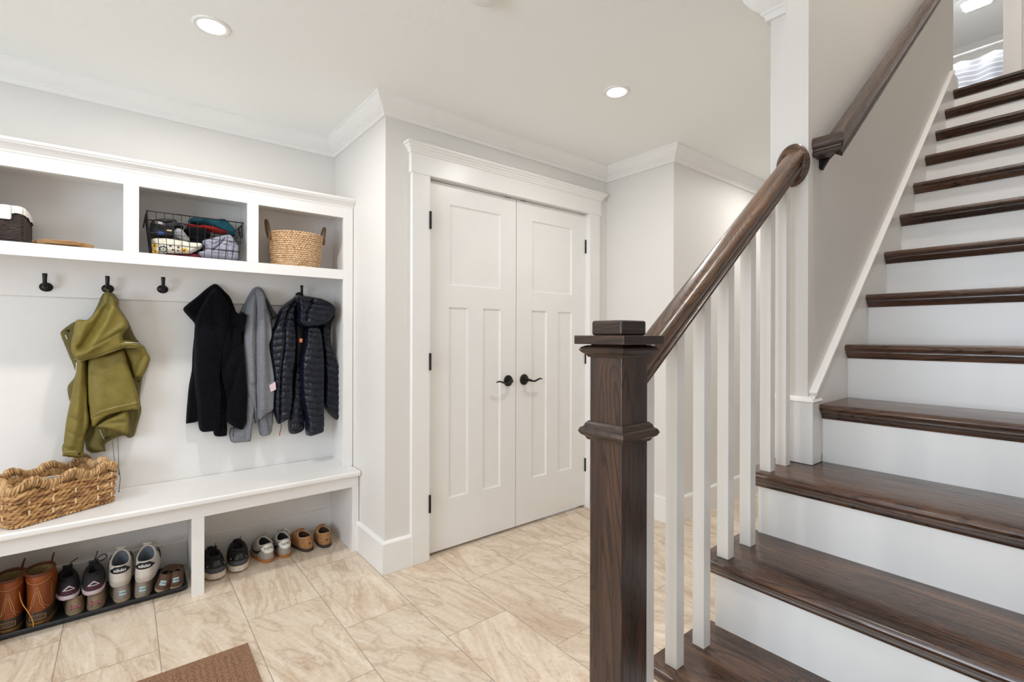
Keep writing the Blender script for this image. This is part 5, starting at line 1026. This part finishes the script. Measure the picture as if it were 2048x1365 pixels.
# grey slip-ons with a pale heel tag
GRY = P('greige_canvas', (148, 134, 120), 0.9, noise=0.12, nscale=200, bump=0.0006); BRC = P('brown_canvas', (98, 72, 54), 0.85, noise=0.2, nscale=150, bump=0.0006); TAGB = P('heel_tag_blue', (176, 196, 200), 0.6); INK = P('tag_ink', (84, 100, 112), 0.7); SOLB = P('slip_sole_tan', (176, 150, 116), 0.7)
def espadrille(lb, loc, rz, ry, mat, side, group, L=0.24):
    s_ = Shoe('slip_on_shoe', lb, loc, rz, 0, ry, L=L, W=0.082, hc=0.068, hf=0.050, hs=0.046, yc=0.32, lc=0.21, wc=0.34, toe=0.030, side=side, heelw=0.84, group=group)
    s_.solepart([(0.99, 0, 0), (1.01, 0.003, 0), (1.0, 0.011, 0)], 'sole', SOLB); s_.upper(mat, DK)
    s_.patch([(-0.26, 0.30), (0.26, 0.30)], [(-0.26, 0.62), (0.26, 0.62)], TAGB, 'heel_tag', label='pale blue heel tag')
    s_.text('TOMS', 0.0082, INK, 0.46, bold=0.0002)
espadrille('greige slip-on shoe under the left white sneaker', (-0.004, 2.718, TZ), 2, 0, GRY, -1, 'greige slip-on shoes')
espadrille('greige slip-on shoe under the right white sneaker', (0.069, 2.705, TZ), -3, 0, GRY, 1, 'greige slip-on shoes')
espadrille('dark brown slip-on leaning on its neighbour', (0.126, 2.708, TZ+0.006), -16, 16, BRC, -1, 'dark brown slip-on shoes', 0.23)
espadrille('dark brown slip-on at the right end of the tray', (0.193, 2.712, TZ), 0, 0, BRC, 1, 'dark brown slip-on shoes', 0.22)
# white sneakers with three stripes
WHT = P('white_leather', (214, 206, 196), 0.45, noise=0.05, nscale=60, bump=0.0003); WSO = P('white_rubber', (198, 188, 174), 0.55, noise=0.1, nscale=30); GLN = P('grey_lining', (110, 116, 124), 0.9, noise=0.15)
for n_i, (x, y, z, rz, lb) in enumerate(((-0.014, 2.742, 0.073, -3, 'white leather sneaker with black heel tab, left of its pair'), (0.075, 2.725, 0.073, -8, 'white leather sneaker with black heel tab and side stripes'))):
    s_ = Shoe('sneaker', lb, (x, y, z), rz, 11, L=0.226, W=0.092, hc=0.088, hf=0.105, hs=0.068, yc=0.33, lc=0.235, wc=0.36, toe=0.042, side=(-1, 1)[n_i], heelw=0.92, heelround=2.8, group='white leather sneakers')
    s_.solepart([(1.0, 0, 0), (1.012, 0.003, 0), (1.0, 0.022, 0)], 'sole', WSO); s_.upper(WHT, GLN)
    s_.patch([(-0.92, 0.54), (0, 0.53), (0.92, 0.54)], [(-0.90, 0.64), (-0.50, 0.95), (0.50, 0.95), (0.90, 0.64)], P('heel_tab_black', (24, 22, 24), 0.5), 'heel_tab', 0.0018, 24)
    s_.patch([(-0.90, 0.65), (-0.50, 0.96), (0.50, 0.96), (0.90, 0.65)], [(-0.90, 0.69), (-0.50, 0.99), (0.50, 0.99), (0.90, 0.69)], WHT, 'tab_edging', 0.0022, 24, 2)
    s_.text('adidas', 0.0175, M['white_plastic'], 0.72, off=0.0032, bold=0.0003)
    for q in (-1, 1):
        for k in range(3):
            a = q*(1.70+k*0.13); s_.patch([(a, 0.10), (a+q*0.07, 0.10)], [(a+q*0.18, 0.85), (a+q*0.25, 0.85)], P('heel_tab_black', (24, 22, 24)), 'side_stripe', 0.0016, 3, 8)
    s_.laces(WHT); s_.tongue(WHT, 0.016)
# right-hand bay: black runners, grey court shoes, tan moccasins
RU = P('runner_mesh_black', (14, 14, 15), 0.75, noise=0.2, nscale=200, bump=0.0008); RUG = P('runner_heel_grey', (66, 66, 72), 0.6); RSO = P('runner_foam', (206, 192, 174), 0.6, noise=0.1, nscale=60); RFL = P('reflective_fleck', (210, 210, 210), 0.3)
for n_i, (x, y, rz, lb) in enumerate(((0.352, 2.708, 2, 'black running shoe with thick pale sole beside the bench post'), (0.452, 2.727, -5, 'black running shoe with thick pale sole nearer the grey court shoes'))):
    s_ = Shoe('running_shoe', lb, (x, y, 0), rz, L=0.238, W=0.104, hc=0.098, hf=0.108, hs=0.080, yc=0.36, lc=0.17, wc=0.25, toe=0.050, side=(-1, 1)[n_i], heelw=0.94, group='black running shoes')
    s_.solepart([(0.93, 0, 0.001), (0.97, 0.004, 0.0)], 'outsole', DK); s_.solepart([(0.96, 0.003, 0.0008), (1.045, 0.010, 0), (1.05, 0.018, 0), (1.02, 0.026, 0), (1.0, 0.034, 0)], 'midsole', RSO)
    s_.upper(RU, DK, RU, rimr=0.007)
    s_.patch([(-1.2, 0.02), (0, 0.02), (1.2, 0.02)], [(-1.2, 0.10), (-0.6, 0.32), (0, 0.30), (0.6, 0.32), (1.2, 0.10)], RUG, 'heel_counter', 0.0015, 20)
    s_.patch([(-0.5, 0.34), (0.5, 0.34)], [(-0.42, 0.80), (0.42, 0.80)], P('runner_gloss', (10, 10, 11), 0.3), 'heel_pad', 0.003, 12)
    for a in (-0.75, 0.75): s_.patch([(a-0.03, 0.34), (a+0.03, 0.34)], [(a-0.03+(-0.1 if a > 0 else 0.1), 0.46), (a+0.03+(-0.1 if a > 0 else 0.1), 0.46)], RFL, 'reflective_fleck', 0.003, 2, 3)
    s_.laces(LBK); s_.tongue(RU, 0.014)
    MB().tube([Vector(s_.collar(PI))+Vector((0.01, 0, 0.01)), Vector(s_.collar(PI))+Vector((0.016, 0, 0.028))], 0.0016, 6).build('lace_end', LBK, s_.e)
CRT = P('court_grey_leather', (158, 148, 138), 0.55, noise=0.08, nscale=60); GUMS = P('gum_sole', (168, 112, 62), 0.5, noise=0.1); SWN = P('swoosh_dark', (42, 36, 50), 0.5); HT = P('heel_tab_white', (232, 226, 214), 0.5)
for n_i, (x, y, rz, lb) in enumerate(((0.594, 2.748, 7, 'grey court sneaker with gum sole and angled heel, beside black runners'), (0.680, 2.752, 2, 'grey court sneaker with gum sole, beside the tan moccasins'))):
    s_ = Shoe('court_sneaker', lb, (x, y, 0), rz, L=0.219, W=0.088, hc=0.090, hf=0.100, hs=0.065, yc=0.33, lc=0.215, wc=0.36, toe=0.042, side=(-1, 1)[n_i], heelw=0.88, group='grey court sneakers')
    s_.solepart([(0.99, 0, 0), (1.015, 0.004, 0), (1.0, 0.018, 0)], 'sole', GUMS); s_.upper(CRT, DK, P('collar_grey', (176, 170, 160), 0.8), rimr=0.0045)
    s_.patch([(-0.95, 0.70), (-0.5, 0.42), (0, 0.36), (0.5, 0.42), (0.95, 0.70)], [(-0.95, 0.72), (-0.5, 0.98), (0, 1.02), (0.5, 0.98), (0.95, 0.72)], HT, 'heel_tab', 0.0016, 28, 6, label='white oval heel tab')
    s_.text('NIKE', 0.0215, P('nike_ink', (34, 44, 60), 0.6), 0.70, off=0.003, sq_=0.92, slant=0.08)
    for q in (-1, 1):
        s_.patch([(q*0.95, 0.48), (q*1.25, 0.20), (q*1.6, 0.16), (q*1.9, 0.30), (q*2.15, 0.55)], [(q*0.95, 0.62), (q*1.25, 0.42), (q*1.6, 0.30), (q*1.9, 0.36), (q*2.15, 0.56)], SWN, 'side_swoosh', 0.0018, 24, 3)
    s_.laces(P('lace_cream', (206, 198, 186)), da=0.34); s_.tongue(CRT, 0.018)
    if n_i:
        B = Vector(s_.collar(PI)); MB().tube([tuple(p) for p in smooth_closed([B+Vector((0.006, 0.01, 0.004)), B+Vector((0.022, -0.005, 0.012)), B+Vector((0.040, -0.01, 0.000)), B+Vector((0.040, -0.010, -0.022)), B+Vector((0.028, 0.0, -0.018))], 6)], 0.0022, 6, closed=True).build('lace_loop', P('lace_cream', (206, 198, 186)), s_.e, smooth='all')
MOC = P('tan_suede', (166, 118, 72), 0.8, noise=0.22, nscale=70, bump=0.001); MSO = P('moc_sole', (62, 50, 40), 0.6); MLI = P('moc_lining', (60, 36, 26), 0.9)
for n_i, (x, y, rz, lb) in enumerate(((0.795, 2.752, 8, 'tan suede moccasin beside the grey court sneaker'), (0.886, 2.742, -4, 'tan suede moccasin nearest the bench end panel'))):
    s_ = Shoe('moccasin', lb, (x, y, 0), rz, L=0.217, W=0.086, hc=0.072, hf=0.082, hs=0.060, yc=0.33, lc=0.195, wc=0.36, toe=0.040, side=(-1, 1)[n_i], heelw=0.90, group='tan suede moccasins')
    s_.solepart([(0.99, 0, 0), (1.015, 0.004, 0), (1.005, 0.017, 0)], 'sole', MSO); s_.upper(MOC, MLI, P('moc_piping', (190, 150, 108), 0.7), rimr=0.0028)
    s_.patch([(-0.10, 0.42), (0, 0.34), (0.10, 0.42)], [(-0.10, 0.42), (0, 0.50), (0.10, 0.42)], P('moc_emblem', (64, 38, 22), 0.6), 'heel_emblem', 0.0016, 6, 3)
    pts = [s_.P(a, 0.62)+s_.N(a, 0.62)*0.0008 for a in np.linspace(-1.4, 1.4, 30)]; MB().tube(pts, 0.0008, 5).build('stitching', P('moc_piping', (190, 150, 108)), s_.e)
    s_.laces(MLI, us=(0.92, 0.8)); s_.tongue(MOC, 0.012)
    pts = [s_.P(PI+q, 0.92)+s_.N(PI, 0.92)*0.006 for q in np.linspace(-0.5, 0.5, 7)]; MB().tube(pts, 0.0055, 7).build('moc_seam', MOC, s_.e, smooth='all')
